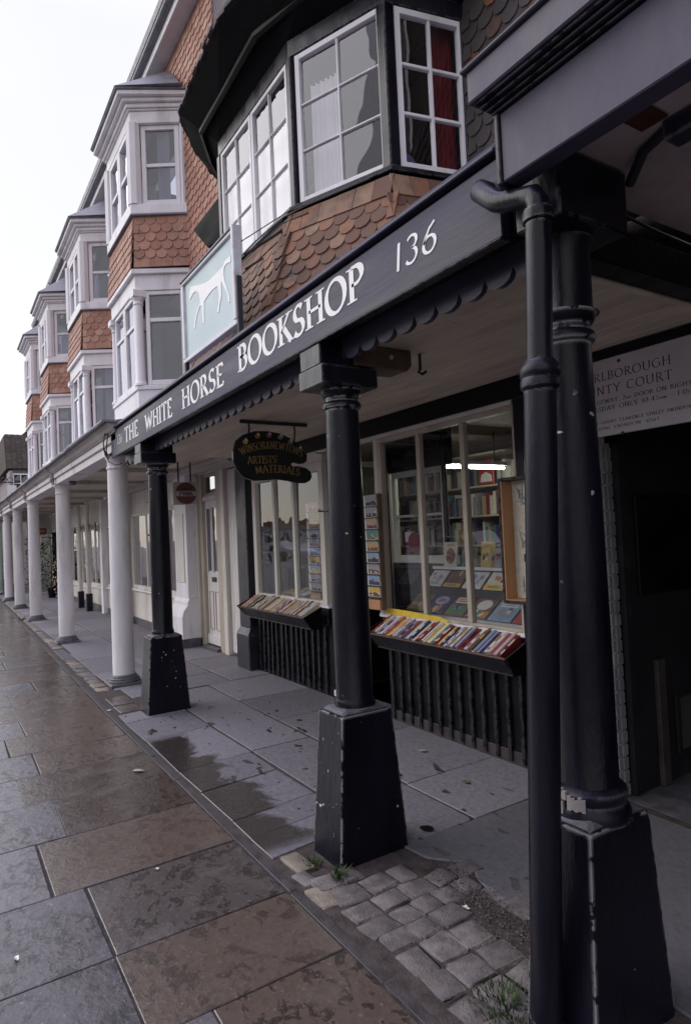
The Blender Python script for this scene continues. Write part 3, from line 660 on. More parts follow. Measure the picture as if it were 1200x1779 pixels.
# court notice over the passage
cn = thing('notice_board', (-1.9, 3.18, 2.07), 'grey painted notice board lettered COUNTY COURT above the dark passage', 'sign')
box('board', 'notice_board', cn, -2.62, -1.36, 3.14, 3.165, 2.075, 2.503, .004)
PB = Vector((0, 3.1395, 0)); NB = -Y3
def ln(txt, x0, x1, z, h, wt=.10, **k): lettering('lettering', txt, PB + X3 * x0 + Z3 * z, X3, Z3, NB, x1 - x0, h, 'letter_black', cn, wt, depth=.0012, gap=.14, **k)
K_ = 1.0 * (3.14 / 3.2)
def c_(x): return x * 3.14 / 3.2
def z_(z): return 1.6 + (z - 1.6) * 3.14 / 3.2
ln('MARLBOROUGH', c_(-2.415), c_(-1.838), z_(2.398), .047); ln('COUNTY COURT', c_(-2.45), c_(-1.835), z_(2.321), .047)
ln('GEWAY, 2ND DOOR ON RIGHT', c_(-2.287), c_(-1.735), z_(2.268), .022, .12, small=(8, 9)); ln('THURSDAY ONLY 10~45AM - 1~0PM', c_(-2.40), c_(-1.725), z_(2.227), .024, .12, small=(19, 20, 27, 28))
ln('COUNTY COURT, CLARENCE STREET SWINDON', c_(-2.40), c_(-1.742), z_(2.152), .017, .12); ln('TELEPHONE SWINDON  6563', c_(-2.40), c_(-1.92), z_(2.119), .017, .12)
for x_, zz in ((-2.132, 2.488), (-2.132, 2.084), (-1.5, 2.488), (-1.5, 2.084)):
    MB().prism(arc(0, 0, .009, .009, 0, 330, 11), Vector((c_(x_), 3.139, z_(zz))), X3, Z3, -Y3, 0, .006).build('bolt', 'iron', cn)

# ============================================================ BLACK COLUMNS
bc = thing('black_column', (-2.785, 1.78, 0), 'black column with white chipped plinth edge, in the middle of the picture', 'column', 'black columns under the shop fascia')
def bcol(cx, cy):
    q = MB(); q.frustum((cx - .135, cx + .135, cy - .205, cy + .205), (cx - .113, cx + .113, cy - .15, cy + .15), -.02, .70); q.build('plinth', 'black_paint', bc, bevel=.008, seg=2)
    MB().frustum((cx - .110, cx + .110, cy - .145, cy + .145), (cx - .085, cx + .085, cy - .11, cy + .11), .7005, .722).build('plinth_cap', 'stone_dark', bc, bevel=.01)
    MB().lathe(cx, cy, [(.104, .715), (.106, .735), (.100, .755), (.0955, .765), (.0955, 1.2), (.0925, 1.7), (.086, 2.21), (.086, 2.235), (.099, 2.243), (.102, 2.256), (.098, 2.27), (.087, 2.278), (.086, 2.298), (.096, 2.304), (.103, 2.318), (.108, 2.338)], 36).build('shaft', 'black_paint', bc, smooth=True)
    box('abacus', 'black_gloss', bc, cx - .115, cx + .125, cy - .185, cy + .15, 2.339, 2.44, .006)
    box('head_block', 'black_gloss', bc, cx - .105, cx + .095, cy - .178, cy + .13, 2.4405, 2.556, .005)
bcol(-2.785, 1.78)
bc2 = copy_tree(bc); bc2.location.x = -6.125; bc2['label'] = 'black column on a tapered plinth beside the nearest white column'
bc3 = copy_tree(bc, skip=('abacus', 'head_block')); bc3.location.x = -1.385; bc3.location.z = -.045; bc3['label'] = 'black column behind the downpipe, nearest to the camera'
for z0, y_ in ((2.03, 1.70), (1.72, 1.70)):
    MB().tube([(-2.868, y_ + .02, z0), (-2.90, y_, z0), (-2.915, y_ - .008, z0 + .004)], [.006, .006, .009], 8).build('cleat', 'iron', bc, smooth=True)
for z0 in (1.98, 1.66):
    MB().tube([(-6.20, 1.72, z0), (-6.235, 1.71, z0), (-6.245, 1.705, z0 + .004)], [.007, .007, .01], 8).build('cleat', 'iron', bc2, smooth=True)
box('head_block', 'black_gloss', bc3, -1.412, -1.235, 1.605, 1.95, 2.545, 2.756, .006)
MB().lathe(-1.385, 1.80, [(.106, 2.294), (.088, 2.30), (.086, 2.32), (.086, 2.5), (.10, 2.544)], 28).build('neck', 'black_gloss', bc3, smooth=True)
MB().lathe(-1.385, 1.78, [(.125, .645), (.128, .675), (.118, .695), (.112, .705), (.119, .72), (.12, .74), (.105, .755), (.097, .757)], 36).build('base_moulding', 'black_gloss', bc3, smooth=True)
sd_ = MB()
for a0, a1, z0, z1 in ((-118, -86, .723, .755), (-112, -92, .677, .72), (-84, -58, .695, .74)):
    n_ = 5
    for i in range(n_):
        b0, b1 = R(a0 + (a1 - a0) * i / n_), R(a0 + (a1 - a0) * (i + 1) / n_); r0, r1 = .118, .1285
        vs = [(-1.385 + r * math.cos(b), 1.78 + r * math.sin(b), z) for z in (z0 + .004 * (i % 2), z1 - .005 * (i % 3)) for r in (r0, r1) for b in (b0, b1)]
        sd_.add(vs, [(0, 1, 3, 2), (4, 6, 7, 5), (2, 3, 7, 6), (0, 4, 5, 1), (0, 2, 6, 4), (1, 5, 7, 3)])
sd_.build('bare_stone', 'render_wall', bc3)

dp = thing('downpipe', (-1.275, 1.53, 0), 'black cast-iron downpipe with a swan-neck top, in front of the nearest column', 'drainpipe')
def pipe(name, prof):               # the pipe leans a little
    m_ = MB().lathe(0, 0, prof, 28); m_.v = [(-1.395 + .055 * v[2] + v[0], 1.53 + v[1], v[2]) for v in m_.v]; m_.build(name, 'black_gloss', dp, smooth=True)
pipe('lower_pipe', [(.048, -.01), (.048, 2.0)])
pipe('collar', [(.048, 2.001), (.057, 2.01), (.058, 2.03), (.054, 2.037), (.059, 2.045), (.060, 2.065), (.054, 2.075), (.044, 2.09)])
pipe('collar', [(.052, .06), (.054, .07), (.054, .09), (.049, .10)])
pipe('upper_pipe', [(.0385, 2.09), (.0385, 2.50)])
pipe('collar', [(.040, 2.501), (.047, 2.505), (.047, 2.53), (.043, 2.54)])
MB().tube([(-1.256, 1.53, 2.535), (-1.256, 1.53, 2.565), (-1.27, 1.53, 2.59), (-1.31, 1.53, 2.602), (-1.39, 1.53, 2.626), (-1.42, 1.53, 2.642), (-1.50, 1.54, 2.715), (-1.515, 1.56, 2.735), (-1.52, 1.63, 2.74)], .033, 16).build('swan_neck', 'black_gloss', dp, smooth=True)

# ============================================================ CANOPY WITH THE SHOP NAME
cy = thing('shop_canopy', (-4.3, 1.7, 2.55), 'black arcade fascia lettered THE WHITE HORSE BOOKSHOP 136 with a scalloped lower edge', 'shop fascia')
FX0, FX1 = -7.2, -1.465
def slope_z(x): return (x + 7.2) * .0055          # the fascia climbs slightly to the right
def fbar(name, mat, y0, y1, z0, z1, x0=FX0, x1=FX1, bev=.004):
    m = MB(); a_, b_ = slope_z(x0), slope_z(x1)
    m.add([(x0, y0, z0 + a_), (x1, y0, z0 + b_), (x1, y1, z0 + b_), (x0, y1, z0 + a_), (x0, y0, z1 + a_), (x1, y0, z1 + b_), (x1, y1, z1 + b_), (x0, y1, z1 + a_)],
          [(0, 3, 2, 1), (4, 5, 6, 7), (0, 1, 5, 4), (1, 2, 6, 5), (2, 3, 7, 6), (3, 0, 4, 7)])
    return m.build(name, mat, cy, bevel=bev)
fbar('fascia_board', 'black_board', 1.60, 1.64, 2.532, 2.802)
fbar('groove', 'black_wood', 1.612, 1.66, 2.8025, 2.816)
MB().prism([(1.578, 2.8165), (1.576, 2.828), (1.625, 2.878), (1.70, 2.886), (1.70, 2.8165)], Vector((FX0, 0, 0)), Y3, Z3, (X3 + Z3 * .0055).normalized(), 0, FX1 - FX0).build('capping_board', 'black_board', cy, bevel=.004)
fbar('bottom_bead', 'black_gloss', 1.592, 1.64, 2.522, 2.5315)
fbar('beam', 'black_wood', 1.662, 1.735, 2.56, 2.80)
LP, LN = Vector((0, 1.5995, 0)), -Y3
for txt, x0, x1, z0, h in (('THE', -6.585, -6.07, 2.604, .148), ('WHITE', -5.82, -5.03, 2.597, .148), ('HORSE', -4.775, -3.925, 2.606, .150), ('BOOKSHOP', -3.675, -2.275, 2.632, .158)):
    lettering('lettering', txt, LP + X3 * x0 + Z3 * z0, (X3 + Z3 * .006).normalized(), Z3, LN, x1 - x0, h, 'letter_white', cy, .245, depth=.002)
lettering('house_number', '136', LP + X3 * -2.05 + Z3 * 2.655, X3, Z3, LN, .26, .112, 'letter_white', cy, .15, False, .12, .16, depth=.002, thin=.6)
lettering('house_number', '136', LP + X3 * -6.90 + Z3 * 2.632, X3, Z3, LN, .19, .095, 'letter_white', cy, .12, False, .12, .16, depth=.002, thin=.6)
vb = MB(); pitch = .1405; x = FX0 + .03; NV = 8
while x < FX1 - .01:
    xs = [x + pitch * i / NV for i in range(NV + 1)]
    zs = [2.487 - .048 * math.sqrt(max(0, 1 - (2 * i / NV - 1) ** 2)) + slope_z(x) for i in range(NV + 1)]
    zs[0] += .004; zs[-1] += .004
    vs = [(a_, y_, z) for y_ in (1.738, 1.763) for a_, b_ in zip(xs, zs) for z in (b_, 2.60 + slope_z(x))]
    k_ = 2 * (NV + 1); fs = []
    for i in range(NV):
        a0 = 2 * i; fs += [(a0, a0 + 2, a0 + 3, a0 + 1), (k_ + a0, k_ + a0 + 1, k_ + a0 + 3, k_ + a0 + 2), (a0, k_ + a0, k_ + a0 + 2, a0 + 2)]
    vb.add(vs, fs); x += pitch
vb.build('scalloped_valance', 'black_valance', cy)
y = 1.768; i = 0
while y < 3.14:
    w_ = .118; cut = random.uniform(-5.2, -4.1) if i % 2 else random.uniform(-2.3, -2.05)
    for a0, a1 in ((-7.2, cut), (cut + .003, -1.53)):
        MB().box(a0, a1, y, min(y + w_ - .004, 3.146), 2.562 + random.uniform(0, .003), 2.58).build('ceiling_board', 'ceiling_board', cy, bevel=.0025)
    y += w_; i += 1
box('ceiling_backing', 'black_wood', cy, -7.2, -1.53, 1.766, 3.14, 2.584, 2.60)
box('end_beam', 'black_wood', cy, -1.528, -1.42, 1.96, 3.14, 2.555, 2.70, .006); box('edge_trim', 'ceiling_board', cy, -1.56, -1.5285, 1.96, 3.13, 2.545, 2.5615)
MB().prism([(1.702, 2.80), (3.15, 3.20), (3.15, 3.25), (1.702, 2.85)], Vector((-7.2, 0, 0)), Y3, Z3, X3, 0, 5.74).build('canopy_roof', 'lead', cy)
tb = thing('timber_block', (-2.75, 2.0, 2.45), 'brown timber block with a bolt under the ceiling, right of the middle column head', 'timber block')
MB().prism([(0, .0), (.0, .112), (.36, .112), (.36, .03), (.33, .0)], Vector((-2.66, 1.80, 2.449)), Y3, Z3, -X3, 0, .16).build('block', 'timber', tb, bevel=.006)
MB().prism(arc(0, 0, .012, .012, 0, 330, 11), Vector((-2.659, 2.02, 2.51)), Y3, Z3, X3, 0, .008).build('bolt', 'sign_frame', tb)
hk = MB().tube([(-2.69, 2.24, 2.562), (-2.69, 2.24, 2.50), (-2.69, 2.24, 2.475), (-2.69, 2.225, 2.462), (-2.69, 2.255, 2.452), (-2.68, 2.275, 2.468)], .0085, 8).build('ceiling_hook', 'iron', smooth=True)
tag(hk, 'rusty iron hook hanging from the boarded ceiling', 'hook')
cb = MB(); rr = random.Random(5)
for k in range(4):
    o_ = rr.uniform(-.01, .01); pts = []
    for i in range(13):
        a_ = 6.28 * i / 12 * .85 + k; pts.append((-7.235 - .012 * k, 1.575 + .05 * math.sin(a_) + o_, 2.68 + (.11 + .015 * k) * math.cos(a_)))
    cb.tube(pts, .006, 6)
cb.tube([(-7.2, 1.57, 2.80), (-7.26, 1.56, 2.62), (-7.22, 1.57, 2.49), (-7.1, 1.62, 2.44), (-7.02, 1.66, 2.45)], .007, 6)
cb.tube([(-7.02, 1.70, 2.46), (-6.96, 1.70, 2.40), (-6.90, 1.70, 2.42), (-6.93, 1.70, 2.47), (-6.99, 1.70, 2.43)], .006, 6)
tag(cb.build('cable_loop', 'iron', smooth=True), 'tangle of black cable looped at the left end of the shop fascia', 'cable')

# ============================================================ THE BOOKSHOP
bs = thing('bookshop', (-4.3, 3.2, 0), 'bookshop with black woodwork, projecting bay window and hung clay tiles', 'building')
# upper wall in pieces round the bay opening
for n_, a in enumerate(((-7.0, -5.95, 3.2, 3.42, 2.60, 7.2), (-3.19, -1.44, 3.2, 3.42, 2.60, 7.2), (-5.95, -3.19, 3.2, 3.42, 2.60, 3.86), (-5.95, -3.19, 3.2, 3.42, 5.32, 7.2))):
    box('upper_wall', 'brown_roof', bs, *a)
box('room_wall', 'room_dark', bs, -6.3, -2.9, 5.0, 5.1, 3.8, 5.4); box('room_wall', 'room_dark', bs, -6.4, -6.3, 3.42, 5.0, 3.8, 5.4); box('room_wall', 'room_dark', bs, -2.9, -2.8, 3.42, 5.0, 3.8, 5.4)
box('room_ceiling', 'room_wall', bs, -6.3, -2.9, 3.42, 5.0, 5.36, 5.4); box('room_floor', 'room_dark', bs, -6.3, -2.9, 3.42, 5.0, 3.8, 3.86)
# bay plan
BP = [Vector((-6.12, 3.19, 0)), Vector((-6.05, 2.62, 0)), Vector((-5.49, 2.3, 0)), Vector((-4.09, 2.3, 0)), Vector((-3.335, 2.62, 0)), Vector((-3.2, 3.19, 0))]
def offset(pl, d):
    out = []
    for i, p in enumerate(pl):
        e0 = (p - pl[i - 1]).normalized() if i else None; e1 = (pl[i + 1] - p).normalized() if i < len(pl) - 1 else None
        n0 = Vector((e0.y, -e0.x, 0)) if e0 else None; n1 = Vector((e1.y, -e1.x, 0)) if e1 else None
        if n0 is None: out.append(p + n1 * d)
        elif n1 is None: out.append(p + n0 * d)
        else:
            b = (n0 + n1).normalized(); out.append(p + b * (d / max(.4, b.dot(n0))))
    return out
def ring(name, mat, d0, d1, z0, z1, bevel=.005):
    A, B = offset(BP, d0), offset(BP, d1); n = len(BP)
    vs = [p + Z3 * z for z in (z0, z1) for p in A + B]; m_ = 2 * n; fs = []
    for i in range(n - 1):
        fs += [(i, n + i, n + i + 1, i + 1), (m_ + i, m_ + i + 1, m_ + n + i + 1, m_ + n + i), (n + i, m_ + n + i, m_ + n + i + 1, n + i + 1), (i, i + 1, m_ + i + 1, m_ + i)]
    fs += [(0, m_, m_ + n, n), (n - 1, 2 * n - 1, m_ + 2 * n - 1, m_ + n - 1)]
    q = MB(); q.add(vs, fs); return q.build(name, mat, bs, bevel=bevel)
ring('bay_sill', 'black_gloss', -.06, .075, 3.985, 4.022); ring('sill_moulding', 'black_gloss', -.06, .04, 3.925, 3.984); ring('bay_head', 'black_gloss', -.06, .03, 5.168, 5.30)
fl = MB(); fl.prism([(p.x, p.y) for p in offset(BP, -.06)], Vector((0, 0, 0)), X3, Y3, Z3, 3.90, 3.95); fl.build('bay_floor', 'room_dark', bs)
EP = [(-6.75, 3.19), (-6.62, 2.74), (-6.22, 2.32), (-5.70, 1.985), (-4.50, 1.90), (-3.30, 2.13), (-2.86, 2.6), (-2.72, 3.19)]
HP = offset(BP, .028); HP = [HP[0], HP[1], HP[1].lerp(HP[2], .5), HP[2], HP[3], HP[4], HP[4].lerp(HP[5], .5), HP[5]]
def loft(name, mat, A, B, za, zb, th, parent, bevel=0):
    q = MB(); n = len(A); vs = [Vector((p[0], p[1], za)) for p in A] + [Vector((p[0], p[1], zb)) for p in B]; vs += [v + Z3 * th for v in vs]; m_ = 2 * n; fs = []
    for i in range(n - 1): fs += [(i, n + i, n + i + 1, i + 1), (m_ + i, m_ + i + 1, m_ + n + i + 1, m_ + n + i), (n + i, m_ + n + i, m_ + n + i + 1, n + i + 1), (i, i + 1, m_ + i + 1, m_ + i)]
    fs += [(0, m_, m_ + n, n), (n - 1, 2 * n - 1, m_ + 2 * n - 1, m_ + n - 1)]
    q.add(vs, fs); return q.build(name, mat, parent, bevel=bevel)
hp = [(p.x, p.y) for p in HP]
loft('eaves_soffit', 'soffit_black', hp, EP, 5.301, 5.60, .035, bs)
md = [tuple(a_[k] + (b_[k] - a_[k]) * .42 for k in (0, 1)) for a_, b_ in zip(hp, EP)]; md2 = [tuple(a_[k] + (b_[k] - a_[k]) * .50 for k in (0, 1)) for a_, b_ in zip(hp, EP)]
loft('eaves_moulding', 'black_wood', md, md2, 5.301 + .299 * .42 - .045, 5.301 + .299 * .50 - .045, .035, bs)
er = MB(); n = len(EP)
top = [(p[0] * .8 - 4.6 * .2, 3.19 - (3.19 - p[1]) * .25) for p in EP]
vs = [(x_, y_, 5.64) for x_, y_ in EP] + [(x_, y_, 7.1) for x_, y_ in top]
er.add(vs, [tuple(range(n - 1, -1, -1)), tuple(range(n, 2 * n))] + [(i, (i + 1) % n, n + (i + 1) % n, n + i) for i in range(n)]); er.build('bay_roof', 'tile_dark', bs)
et = MB(); rr = random.Random(9)
for i in range(n - 1):
    p, q = Vector((*EP[i], 0)), Vector((*EP[i + 1], 0)); d = (q - p); L_ = d.length; d.normalize(); nn = Vector((d.y, -d.x, 0)); u = 0
    while u < L_ - .02:
        w_ = rr.uniform(.07, .12); o_ = rr.uniform(.012, .032); zz = rr.uniform(-.012, .012); et.cur = rr.random() * .98 + .01
        et.obox(p + Z3 * 5.612, d, Z3, nn, u + .002, min(u + w_, L_), zz, zz + .022, -.05, o_); et.obox(p + Z3 * 5.64, d, Z3, nn, u + .01, min(u + w_ + .008, L_), zz, zz + .02, -.06, o_ - .012); u += w_
et.build('eaves_tile', 'tile_dark', bs, kind='stuff')
# windows
wm = 'white_paint'
for x0 in (-5.455, -4.785): window(Vector((x0, 2.295, 4.03)), X3, .655, 1.135, 2, 3, wm, bs, .034, .012, .04)
um = (BP[4] - BP[3]).normalized(); window(BP[3] + um * .045 + Z3 * 4.03, um, .755, 1.135, 2, 3, wm, bs, .042, .013, .042)
ur = (BP[5] - BP[4]).normalized(); window(BP[4] + ur * .055 + Z3 * 4.03, ur, .53, 1.135, 2, 3, wm, bs, .045, .022, .045)
ul = (BP[2] - BP[1]).normalized(); window(BP[1] + ul * .04 + Z3 * 4.03, ul, .57, 1.135, 2, 3, wm, bs, .045, .02, .045)
ull = (BP[1] - BP[0]).normalized(); window(BP[0] + ull * .03 + Z3 * 4.03, ull, .5, 1.135, 2, 3, wm, bs, .045, .02, .045)
for p, r_ in ((BP[3], .036), (BP[4], .046), (BP[2], .036), (BP[1], .04)):
    box('bay_post', 'black_gloss', bs, p.x - r_, p.x + r_, p.y - r_, p.y + r_, 4.023, 5.167, .008)
box('bay_post', 'black_gloss', bs, -3.225, -3.165, 3.16, 3.198, 4.023, 5.167); 
MB().prism([(-6.89, 5.12), (-6.07, 5.13), (-6.07, 4.66), (-6.46, 4.74)], Vector((0, 2.5, 0)), X3, Z3, Y3, 0, .3).build('side_hood', 'soffit_black', bs, bevel=.01)
curtain(BP[3] + um * .05 + Y3 * .12 + Z3 * 4.0, um, .26, .98, 'net_curtain', bs, 6, .018)
curtain(Vector((-5.45, 2.375, 4.0)), X3, 1.34, .86, 'paper_white', bs, 30, .006, 'blind')
nr = ur.cross(Z3); curtain(BP[4] + ur * .36 - nr * .10 + Z3 * 4.0, ur, .20, 1.2, 'red_cloth', bs, 5, .022)
# hung tiles: flared apron under the bay, plain wall to its right
for i in (1, 2, 3, 4):
    p, q = offset(BP, .045)[i], offset(BP, .045)[i + 1]; u = (q - p).normalized(); N_ = u.cross(Z3).normalized(); V_ = (Z3 - N_ * .30).normalized(); L_ = (q - p).length
    if i == 4: L_ = .5
    ext = .03
    tiles(p - u * ext + Z3 * 3.945, u, V_, N_, L_ + 2 * ext, 1, .148, .165, bs, 'tile_old', square=(0,), height=.175)
    P2 = p - u * (ext + .05) + Z3 * 3.945 - V_ * .165 + N_ * .004
    tiles(P2, u, V_, N_, L_ + 2 * ext + .1, 7, .128, .098, bs, 'tile_old', limit=(60 if i == 2 else 44 if i == 3 else 0), height=.14)
    MB().obox(p + Z3 * 3.95, u, V_, N_, -.02, L_ + .02, -.95, 0, -.03, -.004).build('apron_boarding', 'black_wood', bs)
for k, zt in ((3, 0.), (2, 0.)):
    h0 = offset(BP, .055)[k] + Z3 * 3.94; h1 = offset(BP, .055 + .30 * .8)[k] + Z3 * 3.14
    mpts = [h0.lerp(h1, t_ / 9) + Vector((rr.uniform(-.006, .006), rr.uniform(-.004, .004), 0)) for t_ in range(10)]
    MB().tube(mpts, [rr.uniform(.012, .024) for _ in mpts], 7).build('hip_mortar', 'mortar', bs)
tiles(Vector((-3.16, 3.198, 5.28)), X3, Z3, -Y3, 1.72, 18, .142, .11, bs, 'tile_dark', limit=130)
MB().tube([(-5.4, 2.2, 3.965), (-4.6, 2.19, 3.975), (-4.12, 2.20, 3.96), (-3.9, 2.27, 3.962), (-3.4, 2.48, 3.966)], .007, 6).build('wall_cable', 'iron', bs, smooth=True)
MB().tube([(-5.4, 2.19, 3.915), (-4.7, 2.185, 3.905), (-4.14, 2.19, 3.915), (-3.9, 2.28, 3.91)], .006, 6).build('wall_cable', 'iron', bs, smooth=True)

# ---- ground floor
box('lintel', 'black_wood', bs, -7.12, -1.45, 3.15, 3.24, 2.425, 2.56, .005)
box('window_head', 'cream_paint', bs, -7.10, -5.35, 3.16, 3.235, 2.318, 2.4245); box('window_head', 'cream_paint', bs, -5.349, -2.90, 3.165, 3.235, 2.392, 2.4245, .003)
box('corner_post', 'charcoal_post', bs, -7.46, -7.16, 3.13, 3.45, .50, 2.56, .008); box('post_base', 'charcoal_post', bs, -7.50, -7.13, 3.09, 3.45, 0, .42, .01)
MB().frustum((-7.50, -7.13, 3.09, 3.45), (-7.46, -7.16, 3.13, 3.45), .4205, .499).build('post_base', 'charcoal_post', bs)
window(Vector((-7.05, 3.2, .90)), X3, 1.67, 1.416, 4, 1, 'cream_paint', bs, .085, .052, .06, 'glass', u_bars=[.55, 1.02], bot=.035)
window(Vector((-4.43, 3.2, .90)), X3, 1.555, 1.49, 3, 1, 'beige_paint', bs, .038, .044, .06, 'glass', u_bars=[.53, 1.03], bot=.022)
box('mullion', 'cream_paint', bs, -4.487, -4.4305, 3.165, 3.235, .90, 2.391)
window(Vector((-5.365, 3.24, .90)), Y3, .70, 1.416, 1, 1, 'cream_paint', bs, .05, .03, .05, 'glass'); window(Vector((-4.45, 3.24, .90)), Y3, .70, 1.49, 1, 1, 'black_gloss', bs, .03, .03, .04, 'glass')
box('window_sill', 'white_paint', bs, -7.09, -5.34, 3.158, 3.24, .872, .899); box('window_sill', 'white_paint', bs, -4.49, -2.86, 3.158, 3.24, .872, .899)
box('jamb_post', 'black_gloss', bs, -2.872, -2.445, 3.14, 3.30, 0, 2.424, .006)
for nm, x0, x1 in (('l', -7.12, -5.38), ('r', -4.47, -2.872)):
    rs = box('stall_riser', 'black_wood', bs, x0, x1, 3.22, 3.28, .09, .86); box('plinth_board', 'plinth_brown' if nm == 'r' else 'black_wood', bs, x0, x1, 3.215, 3.29, 0, .0895)
    nb = int((x1 - x0) / .118)
    bme = MB().box(0, .028, -.024, 0, 0, .66).mesh('batten', 'black_gloss', bevel=.004)
    for k in range(nb): link('batten', bme, bs, mw=Matrix.Translation((x0 + .05 + k * .1185 + random.uniform(-.012, .012) * (nm == 'l'), 3.219, .02)) @ Matrix.Rotation(R(random.uniform(-2.2, 2.2) if nm == 'l' else random.uniform(-.4, .4)), 4, 'Y'))
    box('rail', 'black_gloss', bs, x0, x1, 3.17, 3.22, .70, .86)
for x0, x1, xx in ((-5.38, -5.35, 'a'), (-4.47, -4.44, 'b')): box('recess_side', 'black_wood', bs, x0, x1, 3.281, 3.95, 0, .898)
box('doorstep', 'stone_dark', bs, -5.349, -4.471, 3.20, 3.96, 0, .085, .01); box('step_nosing', 'white_paint', bs, -5.34, -4.475, 3.18, 3.199, .03, .09, .004)
dr = box('shop_door', 'black_gloss', bs, -5.34, -4.45, 3.96, 4.0, .086, 1.27); window(Vector((-5.31, 3.98, 1.272)), X3, .82, .92, 2, 2, 'cream_paint', bs, .06, .025, .04, 'glass', 'door_window')
box('door_head', 'black_wood', bs, -5.36, -4.43, 3.95, 4.02, 2.193, 2.56)
box('door_post', 'cream_paint', bs, -5.40, -5.352, 3.945, 4.02, .086, 2.56)
# the room behind the windows
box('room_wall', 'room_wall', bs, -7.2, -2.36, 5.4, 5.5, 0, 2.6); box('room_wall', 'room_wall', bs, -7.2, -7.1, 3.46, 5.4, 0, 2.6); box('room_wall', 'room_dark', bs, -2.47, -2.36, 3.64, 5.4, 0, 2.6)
box('room_floor', 'shelf_wood', bs, -7.1, -2.47, 3.29, 5.4, -.05, .085); box('room_ceiling', 'room_wall', bs, -7.1, -2.47, 3.25, 5.4, 2.56, 2.6)

# ============================================================ WHITE TERRACE (bays, hung tiles), one house after another
WY_ = 2.9
hs = thing('terraced_house', (-8.5, WY_, 0), 'white terraced house with two-storey bay and hung tiles, nearest to the bookshop', 'house', 'terraced houses with tiled bays')
B1 = [Vector((-10.19, WY_, 0)), Vector((-9.81, 2.3, 0)), Vector((-8.5, 2.3, 0)), Vector((-8.12, WY_, 0))]
def hring(name, mat, d0, d1, z0, z1, par, pl=None, bevel=.006):
    pl = pl or B1; A, B = offset(pl, d0), offset(pl, d1); n = len(pl)
    for q_ in (A, B): q_[0].y = q_[-1].y = WY_ - .002
    vs = [p + Z3 * z for z in (z0, z1) for p in A + B]; m_ = 2 * n; fs = []
    for i in range(n - 1):
        fs += [(i, n + i, n + i + 1, i + 1), (m_ + i, m_ + i + 1, m_ + n + i + 1, m_ + n + i), (n + i, m_ + n + i, m_ + n + i + 1, n + i + 1), (i, i + 1, m_ + i + 1, m_ + i)]
    fs += [(0, m_, m_ + n, n), (n - 1, 2 * n - 1, m_ + 2 * n - 1, m_ + n - 1)]
    q = MB(); q.add(vs, fs); return q.build(name, mat, par, bevel=bevel)
for a in ((-10.75, -10.18, 2.95, 8.5), (-8.13, -7.02, 2.95, 8.5), (-10.18, -8.13, 5.3, 6.0), (-10.18, -8.13, 7.4, 8.5), (-10.18, -8.13, 2.95, 3.4)):
    box('wall', 'render_wall', hs, a[0], a[1], WY_, WY_ + .2, a[2], a[3])
for z0, z1 in ((3.4, 5.3), (6.0, 7.4)):
    box('room_wall', 'room_wall', hs, -10.4, -7.9, 4.4, 4.5, z0, z1); box('room_wall', 'room_wall', hs, -10.4, -10.3, 3.101, 4.4, z0, z1); box('room_wall', 'room_wall', hs, -8.0, -7.9, 3.101, 4.4, z0, z1)
hring('bay_base', 'white_paint', -.08, .05, 3.05, 3.60, hs); hring('bay_sill', 'white_paint', -.08, .07, 3.601, 3.66, hs)
hring('bay_frieze', 'white_paint', -.10, .05, 4.93, 5.14, hs); hring('bay_cornice', 'white_paint', -.10, .10, 5.141, 5.205, hs)
hring('apron_board', 'timber', -.08, .0, 5.206, 5.93, hs)
hring('flashing', 'lead', -.1, .085, 5.931, 5.955, hs); hring('upper_sill', 'white_paint', -.1, .075, 5.956, 6.09, hs)
hring('upper_head', 'white_paint', -.1, .045, 7.20, 7.36, hs); 
for i, (d, z0, z1) in enumerate(((.07, 7.361, 7.385), (.10, 7.386, 7.44), (.15, 7.441, 7.49), (.215, 7.491, 7.55))): hring('eaves_moulding', 'white_paint', -.1, d, z0, z1, hs)
hring('gutter_edge', 'lead', -.1, .245, 7.551, 7.575, hs)
o1 = offset(B1, .255); rf = MB()
vs = [Vector((p.x, min(p.y, WY_ - .003), 7.576)) for p in o1] + [Vector((-9.75, WY_ - .003, 8.28)), Vector((-9.45, 2.80, 8.28)), Vector((-8.86, 2.80, 8.28)), Vector((-8.66, WY_ - .003, 8.28))]
rf.add(vs, [(0, 1, 5, 4), (1, 2, 6, 5), (2, 3, 7, 6), (4, 5, 6, 7), (3, 0, 4, 7), (3, 2, 1, 0)]); rf.build('bay_roof', 'slate', hs)
bf = [(B1[0], B1[1]), (B1[1], B1[2]), (B1[2], B1[3])]
for fi, (p, q) in enumerate(bf):
    u = (q - p).normalized(); L_ = (q - p).length; e_ = .10
    if fi == 1:
        for k in range(2):
            window(p + u * (e_ + k * (L_ - 2 * e_) / 2) + Z3 * 3.67, u, (L_ - 2 * e_) / 2 - .01, 1.255, 1, 2, 'white_paint', hs, .055, .05, .06, 'glass_dusty', v_bars=[.86])
            window(p + u * (e_ + k * (L_ - 2 * e_) / 2) + Z3 * 6.10, u, (L_ - 2 * e_) / 2 - .01, 1.095, 1, 2, 'white_paint', hs, .07, .05, .08, 'glass_dusty')
    else:
        window(p + u * e_ + Z3 * 3.67, u, L_ - 2 * e_, 1.255, 1, 2, 'white_paint', hs, .05, .05, .06, 'glass_dusty', v_bars=[.87])
        window(p + u * e_ + Z3 * 6.10 + u.cross(Z3) * -.04, u, L_ - 2 * e_, 1.095, 1, 2, 'white_paint', hs, .06, .045, .06, 'glass_dusty')
